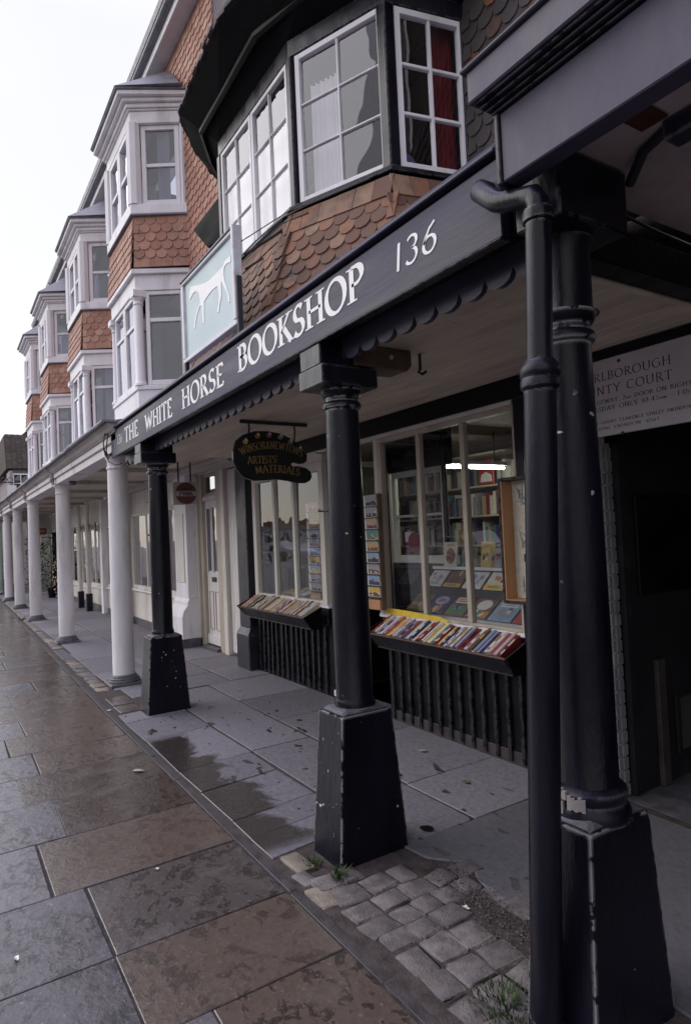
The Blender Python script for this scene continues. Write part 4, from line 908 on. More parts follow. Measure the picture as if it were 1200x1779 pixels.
for p in B1[1:3]:
    MB().lathe(p.x, p.y, [(.085, 3.661), (.085, 3.69), (.07, 3.71), (.062, 3.73), (.056, 4.2), (.052, 4.70), (.052, 4.74), (.066, 4.755), (.056, 4.775), (.058, 4.80), (.082, 4.83), (.086, 4.84)], 20).build('colonnette', 'white_paint', hs, smooth=True)
    box('capital', 'white_paint', hs, p.x - .09, p.x + .09, p.y - .09, p.y + .09, 4.841, 4.929)
    MB().lathe(p.x, p.y, [(.095, 6.091), (.095, 7.199)], 8).build('corner_post', 'white_paint', hs)
for s_ in (-10.15, -8.16):
    box('wall_post', 'white_paint', hs, s_ - .05, s_ + .05, 2.83, 2.905, 3.661, 4.929); box('wall_post', 'white_paint', hs, s_ - .05, s_ + .05, 2.83, 2.905, 6.091, 7.199)
# apron tiles: rows of round tiles over one square row
lim = 300
for fi, (p, q) in enumerate(bf):
    oo = offset(B1, .012); p, q = oo[fi], oo[fi + 1]; u = (q - p).normalized(); N_ = u.cross(Z3).normalized(); V_ = (Z3 - N_ * .07).normalized()
    lim -= tiles(p - u * .01 + Z3 * 5.925, u, V_, N_, (q - p).length + .02, 6, .134, .118, hs, 'tile_clay', square=(-1,), height=.165, jit=.6)
wt = lambda p: not (-10.2 < p.x < -8.1 and (p.z < 5.2 or 5.95 < p.z < 7.6))
tiles(Vector((-8.1, WY_ - .002, 8.38)), X3, Z3, -Y3, 1.12, 46, .132, .112, hs, 'tile_clay', limit=max(lim, 0), jit=.7)
tiles(Vector((-10.74, WY_ - .002, 8.38)), X3, Z3, -Y3, 2.64, 46, .132, .112, hs, 'tile_clay', limit=0, clip=lambda p: p.x < -8.1 and wt(p), jit=.7)
box('eaves_board', 'white_paint', hs, -10.76, -7.02, 2.70, 2.90, 8.385, 8.46); box('eaves_fascia', 'white_paint', hs, -10.76, -7.02, 2.66, 2.699, 8.37, 8.55); 
MB().prism([(2.56, 8.55), (2.66, 8.56), (5.4, 11.2), (5.4, 11.3), (2.54, 8.62)], Vector((-10.76, 0, 0)), Y3, Z3, X3, 0, 3.74).build('roof', 'slate', hs)
MB().tube([(-10.76, 2.60, 8.52), (-7.02, 2.60, 8.52)], .036, 10).build('gutter', 'lead', hs, smooth=True)
HL = ['second white bay-windowed terraced house from the bookshop', 'third white bay-windowed terraced house from the bookshop, pale curtains in its windows', 'farthest white bay-windowed terraced house, beside the brown-roofed houses']
houses = [hs]
for k, (bx, dz) in enumerate(((-12.09, -.12), (-16.2, -.06), (-19.45, -.12))):
    c = copy_tree(hs); c.location.x = bx; c.location.z = dz; c['label'] = HL[k]; houses.append(c)
    x1 = bx + (1.48 if k != 1 else 1.9); 
for k, c in enumerate(houses[1:]):
    if k < 2: box('party_wall', 'render_wall', c, c.location.x - 2.9, c.location.x - 2.24, WY_ + .01, WY_ + .2, 2.9, 8.3)
for k in (2, 3):
    bx = houses[k].location.x
    curtain(Vector((bx - .02, 2.55, 6.0)), (B1[3] - B1[2]).normalized(), .6, .6, 'net_curtain', houses[k], 10, .012)

for k, (zz, hh_, ww) in ((0, (6.05, 1.2, .16)), (1, (3.6, 1.3, .2))):
    q = houses[k]; dx = q.location.x + 8.5; curtain(Vector((-8.42 + dx, 2.60, zz + q.location.z)), (B1[3] - B1[2]).normalized(), ww, hh_, 'net_curtain', q, 4, .02)
# ---- white colonnade
wc = thing('white_column', (-7.58, 1.745, 0), 'nearest white round column of the colonnade, left of the black column', 'column', 'white columns of the colonnade')
cx_, cy_ = -7.58, 1.745
MB().lathe(cx_, cy_, [(.121, .085), (.121, .3), (.119, 1.0), (.111, 2.43), (.111, 2.44), (.121, 2.446), (.124, 2.456), (.121, 2.466), (.111, 2.472), (.111, 2.54), (.122, 2.556), (.131, 2.57), (.131, 2.60)], 36).build('shaft', 'column_white', wc, smooth=True)
MB().lathe(cx_, cy_, [(.175, .03), (.178, .042), (.172, .055), (.158, .06), (.160, .07), (.153, .08), (.140, .084), (.141, .093), (.135, .10), (.124, .112)], 36).build('base', 'stone_dark', wc, smooth=True)
box('base_plinth', 'stone_dark', wc, cx_ - .185, cx_ + .185, cy_ - .185, cy_ + .185, -.03, .03, .01)
WL = ['second nearest white column of the colonnade', 'third white column along the colonnade, a weed at its base', 'fourth white column along the colonnade', 'fifth white column, far along the colonnade']
for k, x_ in enumerate((-11.46, -15.45, -18.77, -21.8)):
    c = copy_tree(wc); c.location.x = x_; c['label'] = WL[k]
c = thing('green_column', (-25.3, 1.745, 0), 'pale green painted column at the far end of the colonnade', 'column')
MB().lathe(-25.3, 1.745, [(.14, 0), (.14, .08), (.121, .1), (.111, 2.5), (.131, 2.6)], 24).build('shaft', 'pale_green', c, smooth=True)
box('base_plinth', 'stone_dark', c, -25.5, -25.1, 1.55, 1.95, -.02, .04)

ca = thing('colonnade_canopy', (-15, 1.7, 2.6), 'white moulded canopy with dark gutter edge along the colonnade', 'canopy')
CX0, CX1 = -29., -6.98
def cbar(name, mat, y0, y1, z0, z1, bev=.006):
    """slightly sagging run, in lengths"""
    x = CX1; mb = MB()
    while x > CX0:
        l_ = 3.9; mb.box(x - l_ + .004, x, y0, y1, z0, z1); x -= l_
    return mb.build(name, mat, ca, bevel=bev)
cbar('beam', 'column_white', 1.63, 1.86, 2.601, 2.70); cbar('fascia', 'column_white', 1.60, 1.86, 2.7005, 2.775); cbar('moulding', 'cornice_white', 1.575, 1.86, 2.7755, 2.79)
MB().prism([(1.575, 2.7905), (1.56, 2.80), (1.535, 2.835), (1.50, 2.86), (1.50, 2.872), (1.86, 2.872), (1.86, 2.7905)], Vector((CX0, 0, 0)), Y3, Z3, X3, 0, CX1 - CX0).build('cornice', 'cornice_white', ca)
MB().prism([(1.47, 2.873), (1.47, 2.886), (2.9, 3.16), (2.9, 3.10), (1.6, 2.873)], Vector((CX0, 0, 0)), Y3, Z3, X3, 0, CX1 - CX0).build('canopy_roof', 'lead', ca)
rr = random.Random(11); x = CX1 + .05; gp = []
while x > CX0: gp.append((x, 1.465 + rr.uniform(-.006, .006), 2.880 + rr.uniform(-.008, .010))); x -= .35
MB().tube(gp, [rr.uniform(.016, .026) for _ in gp], 8).build('gutter', 'lead', ca, smooth=True)
MB().box(CX1 + .001, CX1 + .02, 1.45, 1.9, 2.88, 2.905).build('roof_edge', 'lead', ca)
cm = cbar('ceiling', 'ceiling_board', 1.861, 3.24, 2.66, 2.70)
x = -7.4
while x > -28:
    box('ceiling_joist', 'cornice_white', ca, x - .06, x + .06, 1.862, 3.15, 2.60, 2.659); x -= 1.95
for k, x_ in enumerate((-11.46, -15.45, -18.77, -21.8)):
    d = thing('rainwater_pipe', (x_, 1.55, 2.6), ['short bent rainwater pipe above the second white column', 'short bent rainwater pipe above the third white column', 'short bent rainwater pipe above the fourth white column', 'short bent rainwater pipe above the fifth white column'][k], 'pipe', 'rainwater pipes on the colonnade canopy')
    MB().tube([(x_ + .06, 1.47, 2.865), (x_ + .06, 1.53, 2.83), (x_ + .06, 1.575, 2.79), (x_ + .06, 1.58, 2.64), (x_ + .06, 1.60, 2.60)], .028, 10).build('pipe', 'cornice_white', d, smooth=True)
    MB().tube([(x_ + .06, 1.578, 2.69), (x_ + .06, 1.579, 2.65)], .036, 10).build('collar', 'lead', d, smooth=True)
lt = thing('bulkhead_light', (-10.6, 1.78, 2.57), 'small unlit bulkhead lamp under the white canopy beam', 'lamp')
MB().lathe(-10.7, 1.78, [(.05, 2.60), (.06, 2.58), (.055, 2.55), (.03, 2.535)], 16).build('shade', 'stone_dark', lt, smooth=True)

# ---- shopfronts under the colonnade (parts of the houses)
def shopfront(h, x0, x1, y, zs, zt, lights, mat='cream_paint', base='stone_dark'):
    box('stall_riser', mat, h, x0, x1, y - .02, y + .1, .13, zs - .03); box('riser_base', base, h, x0, x1, y - .035, y + .1, 0, .129); box('window_sill', 'white_paint', h, x0 - .02, x1 + .02, y - .07, y + .1, zs - .029, zs)
    w_ = (x1 - x0); window(Vector((x0, y, zs + .001)), X3, w_, zt - zs, lights, 1, mat, h, .06, .045, .06)
    box('head_panel', mat, h, x0, x1, y - .01, y + .1, zt + .003, 2.655); box('shop_back', 'room_wall', h, x0, x1, y + 1.4, y + 1.5, 0, 2.6); box('shop_floor', 'room_dark', h, x0, x1, y + .11, y + 1.4, -.01, .13)
h1 = houses[0]
shopfront(h1, -13.0, -9.95, 3.25, .69, 2.16, 3)
pl = box('pilaster', 'white_paint', h1, -9.93, -9.36, 3.12, 3.30, .72, 2.62, .006); box('pilaster_panel', 'cream_paint', h1, -9.83, -9.47, 3.106, 3.1195, .95, 2.0, .006)
MB().prism([(3.12, .72), (3.09, .66), (3.09, .62), (3.03, .55), (3.0, .45), (3.0, .13), (3.30, .13), (3.30, .72)], Vector((-9.98, 0, 0)), Y3, Z3, X3, 0, .66).build('pilaster_foot', 'white_paint', h1, bevel=.004)
box('pilaster_base', 'stone_dark', h1, -9.99, -9.31, 2.985, 3.30, 0, .129)
box('pilaster', 'cream_paint', h1, -13.45, -13.02, 3.12, 3.4, .72, 2.62, .006); box('pilaster_base', 'stone_dark', h1, -13.5, -12.98, 3.05, 3.4, 0, .129); box('pilaster_foot', 'cream_paint', h1, -13.49, -13.0, 3.06, 3.4, .13, .72, .01)
box('beam_casing', 'cornice_white', h1, -13.5, -7.5, 3.06, 3.24, 2.56, 2.659, .01); box('beam_moulding', 'cornice_white', h1, -13.5, -7.5, 3.03, 3.0595, 2.60, 2.659, .008)
# two doors in the recess next to the bookshop
box('recess_side', 'cream_paint', h1, -9.55, -9.37, 3.301, 3.5, 0, 2.62); box('door_post', 'beige_paint', h1, -9.355, -9.185, 3.31, 3.46, 0, 2.56); box('door_post', 'cream_paint', h1, -9.352, -9.31, 3.265, 3.3095, 0, 2.56, .008)
box('door_post', 'beige_paint', h1, -8.615, -8.40, 3.31, 3.46, 0, 2.56); box('door_post', 'cream_paint', h1, -8.398, -8.27, 3.29, 3.46, 0, 2.56)
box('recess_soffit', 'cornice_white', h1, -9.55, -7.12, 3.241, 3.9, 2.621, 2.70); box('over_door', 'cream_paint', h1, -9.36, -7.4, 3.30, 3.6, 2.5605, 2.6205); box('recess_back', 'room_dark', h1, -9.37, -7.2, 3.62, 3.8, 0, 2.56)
box('transom', 'cream_paint', h1, -9.184, -8.616, 3.325, 3.42, 2.165, 2.225); window(Vector((-9.184, 3.38, 2.226)), X3, .568, .33, 1, 1, 'beige_paint', h1, .04, .03, .05)
fd = box('door', 'plank_white', h1, -9.183, -8.617, 3.36, 3.40, .05, 2.163)
for x0 in (-9.10, -8.865):
    box('door_glass', 'glass_dusty', fd, x0, x0 + .16, 3.350, 3.3585, 1.13, 2.04, 0); box('glass_back', 'room_dark', fd, x0 + .002, x0 + .158, 3.3588, 3.3596, 1.132, 2.038, 0)
    m = MB(); m.box(x0 - .02, x0, 3.345, 3.36, 1.11, 2.06); m.box(x0 + .16, x0 + .18, 3.345, 3.36, 1.11, 2.06); m.build('glazing_bead', 'plank_white', fd)
    m = MB()
    for a0, a1, b0, b1 in ((x0, x0 + .16, .27, .285), (x0, x0 + .16, .82, .835), (x0, x0 + .012, .286, .819), (x0 + .148, x0 + .16, .286, .819)): m.box(a0, a1, 3.348, 3.36, b0, b1)
    m.build('panel_moulding', 'beige_paint', fd)
box('letter_slot', 'iron', fd, -8.97, -8.80, 3.348, 3.3595, .97, 1.04, .003); box('weather_board', 'plank_white', fd, -9.175, -8.625, 3.335, 3.3595, .06, .20, .006)
box('threshold', 'stone_dark', h1, -9.2, -8.6, 3.25, 3.42, -.02, .045, .008)
sd = box('door', 'plank_white', h1, -8.268, -7.40, 3.36, 3.40, .03, 2.54)
pmesh = MB().box(0, .084, -.012, 0, 0, 2.46).mesh('plank', 'plank_white', bevel=.005)
for k in range(9): link('plank', pmesh, sd, mw=Matrix.Translation((-8.25 + k * .0915, 3.359, .045)))
box('vent_grille', 'timber', sd, -7.75, -7.46, 3.335, 3.3465, 2.02, 2.34, .004)
for k in range(7): box('louvre', 'beige_paint', sd, -7.73, -7.48, 3.328, 3.3345, 2.04 + k * .042, 2.065 + k * .042, 0)
MB().prism([(0, 0), (.05, 0), (.065, .1), (.04, .15), (.02, .15), (-.01, .1)], Vector((-7.90, 3.3465, 1.03)), X3, Z3, -Y3, 0, .02).build('lock_plate', 'rust', sd)
nt_ = box('door_notice', 'paper_white', None, -7.97, -7.80, 3.3385, 3.3462, 1.45, 1.80, 0); tag(nt_, 'white paper notice pinned to the planked white door', 'notice')
# the next houses along
h2 = houses[1]
shopfront(h2, -15.3, -13.5, 3.25, .60, 2.0, 3); shopfront(h2, -17.25, -15.5, 3.25, .56, 2.15, 3); shopfront(h2, -19.9, -17.5, 3.25, .5, 2.15, 3)
box('pilaster', 'white_paint', h2, -15.5 , -15.302, 3.12, 3.4, 0, 2.62)
for k, x_ in enumerate((-16.3, -17.35)):
    d = thing('slim_post', (x_, 3.0, 0), ['slim white post with a dark foot in front of the second shopfront', 'slim white post with a dark foot, the one farther along'][k], 'post')
    MB().lathe(x_, 3.0, [(.05, .42), (.05, 2.4), (.075, 2.5), (.075, 2.55), (.05, 2.56), (.05, 2.655)], 14).build('shaft', 'cream_paint', d, smooth=True)
    box('foot', 'black_gloss', d, x_ - .075, x_ + .075, 2.93, 3.07, 0, .419, .01)
h3 = houses[2]
box('shop_wall', 'cream_paint', h3, -24.0, -19.9, 3.25, 3.4, 2.2, 2.66)
sb = thing('shop_nameboard', (-16.5, 3.05, 1.9), 'brown wooden nameboard with faint lettering hung across the second shop window', 'sign')
box('board', 'timber', sb, -17.6, -15.5, 3.03, 3.06, 1.92, 2.10, .006); box('border', 'beige_paint', sb, -17.55, -15.55, 3.024, 3.0295, 1.935, 1.95, 0); box('border', 'beige_paint', sb, -17.55, -15.55, 3.024, 3.0295, 2.07, 2.085, 0)
for k, (x_, l) in enumerate(((-14.4, 'pale oval card standing in the second shop window'), (-18.6, 'pale poster standing in the third shop window'))):
    MB().prism(arc(0, 0, .14 if k == 0 else .2, .33, 0, 345, 18), Vector((x_, 3.45, 1.45)), X3, Z3, -Y3, 0, .01).build('window_card', 'paper_white', None, label=l, cat='card')
gr = MB().prism([(0, 0), (.30, .06), (.36, .5), (.28, .95), (.02, 1.0), (-.05, .5)], Vector((-11.0, 3.60, 1.05)), X3, Z3, -Y3, 0, .02).build('green_poster', 'cover green', None, label='green hanging shape inside the white shop window', cat='poster')
MB().prism([(0, 0), (.20, .0), (.2, .55), (0, .55)], Vector((-11.45, 3.62, 1.35)), X3, Z3, -Y3, 0, .02).build('pale_poster', 'cover pale pink', None, label='pale pink card inside the white shop window', cat='poster')
# the flower shop at the end
fs = thing('end_shop', (-24, 3.2, 0), 'dark-fronted shop with a red sign at the far end of the arcade', 'shop')
box('shop_wall', 'paper_white', fs, -24.0, -19.95, 3.3, 3.35, 2.05, 2.199); box('front_wall', 'sign_grey', fs, -24.2, -24.05, 2.5, 3.5, 2.0, 2.65)
box('dark_front', 'black_wood', fs, -28, -20, 3.4, 3.5, 0, 2.049); box('dark_post', 'black_gloss', fs, -20.9, -20.75, 3.1, 3.3, 0, 2.04); box('dark_post', 'black_gloss', fs, -22.9, -22.75, 3.1, 3.3, 0, 2.04)
rs_ = thing('red_sign', (-23.0, 2.9, 2.0), 'small red-orange shop sign under the far ceiling', 'sign'); box('panel', 'sign_red', rs_, -22.6, -22.57, 2.6, 2.92, 1.98, 2.18, .003); box('panel_band', 'cover orange', rs_, -22.569, -22.56, 2.66, 2.86, 2.05, 2.12, 0)
rr = random.Random(21)
def plant(x, y, h, r, label, n=240):
    p = thing('pot_plant', (x, y, 0), label, 'plant', 'leafy plants at the far shop'); 
    MB().lathe(x, y, [(.10, 0), (.15, .3), (.16, .3), (.16, .33), (.13, .33)], 12).build('pot', 'black_gloss', p, smooth=True); MB().tube([(x, y, .3), (x + .02, y, h * .6), (x, y, h * .95)], [.02, .014, .006], 6).build('stem', 'bark', p)
    m = MB()
    for _ in range(n):
        a_ = rr.uniform(0, 6.28); z_ = rr.uniform(.35, h); d_ = r * (rr.random() ** .5) * (1 - .4 * abs(z_ / h - .5)); c_ = Vector((x + d_ * math.cos(a_), y + d_ * math.sin(a_), z_))
        u = Vector((rr.uniform(-1, 1), rr.uniform(-1, 1), rr.uniform(-1, 1))).normalized(); v = u.orthogonal().normalized(); s_ = rr.uniform(.03, .07)
        m.add([c_ - u * s_, c_ - v * s_ * .4, c_ + u * s_, c_ + v * s_ * .4, c_ + u.cross(v) * s_ * .15], [(0, 1, 4), (1, 2, 4), (2, 3, 4), (3, 0, 4)])
    m.build('leaves', rr.choice(['foliage', 'grass']), p)
plant(-21.6, 2.9, 1.9, .35, 'tall leafy plant in a dark pot, nearer of two by the far shop'); plant(-23.6, 2.7, 1.9, .4, 'bushy plant in a dark pot, farther of two by the far shop')
fl_ = thing('flower_stand', (-20.4, 3.0, 0), 'stand of pale flowers outside the far shop', 'flowers')
for k in range(3): box('shelf', 'black_wood', fl_, -20.7, -20.2, 2.85 + .1 * k, 3.0 + .1 * k, .2 + .4 * k, .24 + .4 * k)
m = MB()
for _ in range(60):
    z_ = rr.uniform(.3, 1.3); c_ = Vector((rr.uniform(-20.75, -20.15), rr.uniform(2.78, 3.1), z_)); s_ = rr.uniform(.02, .045)
    m.add([c_ + Vector(q) * s_ for q in ((1, 0, 0), (0, 1, 0), (-1, 0, 0), (0, -1, 0), (0, 0, 1), (0, 0, -1))], [(0, 1, 4), (1, 2, 4), (2, 3, 4), (3, 0, 4), (1, 0, 5), (2, 1, 5), (3, 2, 5), (0, 3, 5)])
m.build('blooms', 'cover tan', fl_, kind='stuff')

# ---- houses at the end of the street
eh = thing('brown_roofed_house', (-31, 2.3, 0), 'house with a steep brown tiled roof beyond the white terrace', 'house')
box('wall', 'render_wall', eh, -38, -31, 2.75, 9, 0, 5.1)
m = MB(); 
for r_ in range(12):
    z0 = 5.0 + r_ * .13; x0 = -30.75 - r_ * .07
    y = 2.5
    while y < 8.6:
        w_ = .2; m.cur = rr.random() * .98 + .01
        m.obox(Vector((x0, y, z0)), Y3, Vector((-.47, 0, .88)), Vector((.88, 0, .47)), .004, w_, 0, .2, 0, .022 + rr.uniform(0, .012)); y += w_ + .005
m.build('roof_tiles', 'brown_roof', eh, kind='stuff')
MB().prism([(-30.78, 5.0), (-31.7, 6.58), (-37.3, 6.58), (-38.2, 5.0)], Vector((0, 2.48, 0)), X3, Z3, Y3, 0, 6.6).build('roof', 'brown_roof', eh)
box('dormer_cheek', 'render_wall', eh, -31.6, -30.2, 2.55, 2.66, 3.3, 4.85); window(Vector((-30.4, 2.68, 3.9)), Y3, .62, .85, 2, 2, 'white_paint', eh, .05, .03, .05); box('window_back', 'room_dark', eh, -31.0, -30.47, 2.67, 3.35, 3.9, 4.75)
box('window_ledge', 'white_paint', eh, -30.98, -30.3, 2.67, 3.4, 3.78, 3.88)
ph = thing('pink_house', (-44, 2, 0), 'pink-walled house with a dark roof at the far end of the street', 'house')
box('wall', 'pink_wall', ph, -54, -42, 2.2, 9, 0, 6.0); MB().prism([(1.9, 6.0), (4.6, 8.6), (8.6, 8.6), (9.2, 6.0)], Vector((-54.3, 0, 0)), Y3, Z3, X3, 0, 12.6).build('roof', 'brown_roof', ph)
box('verge_board', 'white_paint', ph, -41.69, -41.6, 1.8, 5, 5.75, 5.98); window(Vector((-41.98, 2.6, 3.2)), Y3, .8, 1.3, 2, 2, 'white_paint', ph, .06, .03, .05)
bs_ = thing('bracket_sign', (-27, 2.0, 4.0), 'wrought-iron bracket with a small white hanging sign far down the street', 'sign')
MB().tube([(-27, 2.55, 4.05), (-27, 1.7, 4.05)], .018, 6).build('arm', 'iron', bs_)
for k in range(3): MB().tube([(-27, 2.3 - .2 * k + .09 * math.cos(R(a_)), 4.16 + .09 * math.sin(R(a_))) for a_ in range(0, 361, 30)], .012, 6).build('scroll', 'iron', bs_, smooth=True)
box('panel', 'paper_white', bs_, -27.02, -26.98, 2.2, 2.5, 3.55, 3.95); MB().tube([(-27, 2.35, 4.05), (-27, 2.35, 3.95)], .01, 6).build('hanger', 'iron', bs_)
gw = thing('green_planter', (-24.5, 1.2, 0), 'pale green low planter at the far kerb', 'planter')
MB().frustum((-26.2, -24.6, .9, 1.35), (-26.3, -24.5, .85, 1.4), 0, .55).build('trough', 'pale_green', gw, bevel=.02); m = MB()
for _ in range(120):
    c_ = Vector((rr.uniform(-26.2, -24.6), rr.uniform(.9, 1.35), rr.uniform(.5, .75))); u = Vector((rr.uniform(-1, 1), rr.uniform(-1, 1), rr.uniform(-.5, 1))).normalized(); v = u.orthogonal().normalized()
    m.add([c_ - u * .06, c_ - v * .03, c_ + u * .06, c_ + v * .03], [(0, 1, 2, 3)])
m.build('leaves', 'foliage', gw)

# ---- the far side of the wide high street, seen only in the glass
wmsh = MB().box(0, 1.1, -.02, .05, 0, 1.6).mesh('window', 'room_dark'); fmsh = MB().box(-.1, 1.2, 0, .04, -.1, 1.7).mesh('window_frame', 'white_paint')
for k, (x0, x1, hh, mat, l) in enumerate(((-125, -86, 3.2, 'white_paint', 'long low white house across the street'), (-84, -27, 14, 'room_wall', 'tall plastered house across the street'), (-26, -9, 6.5, 'tile_old', 'brick-red house across the street'), (-8, 9, 5.6, 'cream_paint', 'cream house across the street'), (10, 30, 6.2, 'render_wall', 'rendered house across the street, farthest right'))):
    o = thing('opposite_house', (x0, -48, 0), l, 'house'); box('wall', mat, o, x0, x1, -57, -48, -.3, hh); rh = 3 if hh > 4 else 1.4
    MB().prism([(-57.5, hh), (-52.5, hh + rh), (-47.5, hh)], Vector((x0 - .2, 0, 0)), Y3, Z3, X3, 0, x1 - x0 + .4).build('roof', 'brown_roof', o)
    for q in range(3): box('chimney', 'tile_old', o, x0 + 3 + q * 6.3, x0 + 4 + q * 6.3, -53.2, -52.2, hh + rh * .7, hh + rh + .9)
    xx = x0 + 1
    while xx < x1 - 2:
        for zz in ((1.0, 4.0) if hh > 4 else (.9,)):
            link('window_frame', fmsh, o, mw=Matrix.Translation((xx, -47.995, zz))); link('window', wmsh, o, mw=Matrix.Translation((xx, -47.94, zz)))
        xx += 2.6
def tree(x, y, h, r, label):
    o = thing('street_tree', (x, y, 0), label, 'tree', 'trees across the street'); q = random.Random(int(x * 10))
    MB().tube([(x, y, -.3), (x + .1, y, h * .25), (x - .1, y + .1, h * .6)], [.28, .2, .08], 8).build('trunk', 'bark', o, smooth=True)
    m = MB()
    for _ in range(10):
        c = Vector((x + q.gauss(0, r * .5), y + q.gauss(0, r * .4), h * q.uniform(.35, .9)))
        m2 = [c + Vector((q.gauss(0, 1), q.gauss(0, 1), q.gauss(0, .8))) * r * .28 for _ in range(130)]
        for p in m2:
            u = Vector((q.uniform(-1, 1), q.uniform(-1, 1), q.uniform(-1, 1))).normalized(); v = u.orthogonal().normalized(); s_ = q.uniform(.18, .36)
            m.add([p - u * s_, p - v * s_ * .6, p + u * s_, p + v * s_ * .6], [(0, 1, 2, 3)])
    m.build('crown', 'foliage', o)
for x, y, h, r, l in ((-56, -36, 5, 2.6, 'small round tree across the street'), (-66, -40, 4.2, 2.4, 'farthest small tree across the street')): tree(x, y, h, r, l)
def car(x, y, mat, label):
    o = thing('parked_car', (x, y, -.14), label, 'car', 'cars parked across the street'); z = -.14
    MB().prism([(-2.0, .28), (-2.05, .62), (-1.35, .80), (-.75, 1.30), (.75, 1.32), (1.35, .86), (2.0, .78), (2.05, .3)], Vector((x, y - .8, z)), X3, Z3, Y3, 0, 1.6).build('body', mat, o, bevel=.05)
    for yy in (y - .81, y + .80): MB().prism([(-1.15, .84), (-.68, 1.24), (.68, 1.25), (1.12, .86)], Vector((x, yy, z)), X3, Z3, Y3, 0, .01).build('side_window', 'room_dark', o)
    for dx in (-1.25, 1.25):
        for yy in (y - .82, y + .64): MB().prism(arc(0, 0, .30, .30, 0, 340, 17), Vector((x + dx, yy, z + .30)), X3, Z3, Y3, 0, .18).build('wheel', 'iron', o)
for x, y, mat, l in ((-24, -16, 'cover ivory', 'cream car parked across the street, nearest of the four'), (-36, -17, 'cover dark red', 'dark red car parked across the street'), (-47, -18, 'paper_white', 'white car parked across the street'), (-58, -18, 'cover sky blue', 'pale blue car parked across the street')): car(x, y, mat, l)
# ============================================================ SIGNS
hsn = thing('horse_sign', (-4.45, 1.72, 2.9), 'pale blue framed sign with a white horse silhouette standing on the canopy', 'sign')
def hsw(x, z): return Vector((x, 1.72, z))
box('panel', 'sign_blue', hsn, -4.985, -3.965, 1.725, 1.75, 3.065, 3.665, 0)
m = MB()
m.box(-5.03, -4.986, 1.705, 1.76, 3.065, 3.665); m.box(-5.03, -3.925, 1.705, 1.76, 3.03, 3.0645); m.box(-5.03, -3.966, 1.705, 1.76, 3.6655, 3.69)
m.build('frame', 'sign_frame', hsn, bevel=.005)
box('frame_end', 'sign_frame', hsn, -3.964, -3.925, 1.70, 1.762, 3.0655, 3.715, .005); box('lead_cap', 'lead', hsn, -5.04, -3.965, 1.695, 1.77, 3.6905, 3.706, .004)
HORSE = [(-4.889, 3.526), (-4.84, 3.535), (-4.857, 3.585), (-4.837, 3.605), (-4.77, 3.59), (-4.649, 3.555), (-4.551, 3.53), (-4.438, 3.513), (-4.308, 3.513), (-4.22, 3.513), (-4.172, 3.511), (-4.131, 3.537), (-4.073, 3.537), (-4.022, 3.539), (-4.027, 3.493), (-4.084, 3.506), (-4.131, 3.505), (-4.15, 3.487), (-4.157, 3.45), (-4.138, 3.392), (-4.102, 3.328), (-4.075, 3.274), (-4.063, 3.232), (-4.077, 3.224), (-4.091, 3.241), (-4.106, 3.297), (-4.15, 3.357), (-4.203, 3.422), (-4.213, 3.38), (-4.213, 3.321), (-4.254, 3.263), (-4.271, 3.222), (-4.309, 3.234), (-4.269, 3.288), (-4.258, 3.343), (-4.271, 3.393), (-4.283, 3.417), (-4.391, 3.422), (-4.487, 3.408), (-4.556, 3.397), (-4.565, 3.351), (-4.568, 3.283), (-4.566, 3.233), (-4.598, 3.24), (-4.604, 3.315), (-4.611, 3.38), (-4.646, 3.392), (-4.712, 3.349), (-4.76, 3.293), (-4.764, 3.254), (-4.801, 3.263), (-4.778, 3.32), (-4.72, 3.373), (-4.644, 3.412), (-4.649, 3.456), (-4.665, 3.5), (-4.734, 3.535), (-4.797, 3.535), (-4.862, 3.515)]
HORSE = HORSE[:1] + HORSE[2:]          # muzzle, up the face, ears, back, tail, legs, chest
MB().prism(HORSE, Vector((0, 1.7245, 0)), X3, Z3, -Y3, 0, .003).build('horse', 'letter_white', hsn)
box('post', 'iron', hsn, -3.9245, -3.908, 1.712, 1.75, 2.87, 3.36, .004); box('post', 'iron', hsn, -5.0, -4.965, 1.70, 1.735, 2.87, 3.029, .004)
MB().tube([(-3.92, 1.76, 3.60), (-3.93, 2.25, 3.99)], .004, 6).build('stay_wire', 'iron', hsn); MB().tube([(-3.93, 1.79, 3.50), (-4.15, 2.22, 3.97)], .004, 6).build('stay_wire', 'iron', hsn)
MB().tube([(-3.93, 1.79, 3.52), (-4.18, 2.23, 3.90)], .011, 8).build('stay_rod', 'iron', hsn, smooth=True); MB().tube([(-3.93, 1.79, 3.42), (-4.1, 2.0, 3.6)], .008, 8).build('stay_rod', 'iron', hsn, smooth=True)

# painter's palette hanging under the ceiling: seen face on by someone walking along the arcade
ps = thing('palette_sign', (-4.80, 2.32, 2.56), "black palette-shaped hanging sign lettered ARTISTS' MATERIALS in gold", 'sign')
PX = -4.80
def pal(y, z): return (y, z)
outl = [(2.005, 2.30), (2.035, 2.385), (2.10, 2.435), (2.20, 2.468), (2.32, 2.475), (2.44, 2.458), (2.55, 2.415), (2.64, 2.35), (2.685, 2.285), (2.68, 2.235), (2.655, 2.212), (2.61, 2.205), (2.57, 2.215), (2.54, 2.215), (2.525, 2.2), (2.54, 2.185), (2.60, 2.185), (2.67, 2.172), (2.715, 2.14), (2.725, 2.10), (2.71, 2.065), (2.66, 2.042), (2.58, 2.04), (2.48, 2.062), (2.38, 2.072), (2.27, 2.062), (2.18, 2.058), (2.09, 2.085), (2.03, 2.15), (2.003, 2.22)]
pb = [Vector((PX, y, z)) for y, z in outl]
MB().prism(outl, Vector((PX - .014, 0, 0)), Y3, Z3, X3, 0, .028).build('board', 'sign_black', ps, bevel=.004)
box('hanging_bar', 'iron', ps, PX - .014, PX + .014, 2.08, 2.70, 2.53, 2.558, .003)
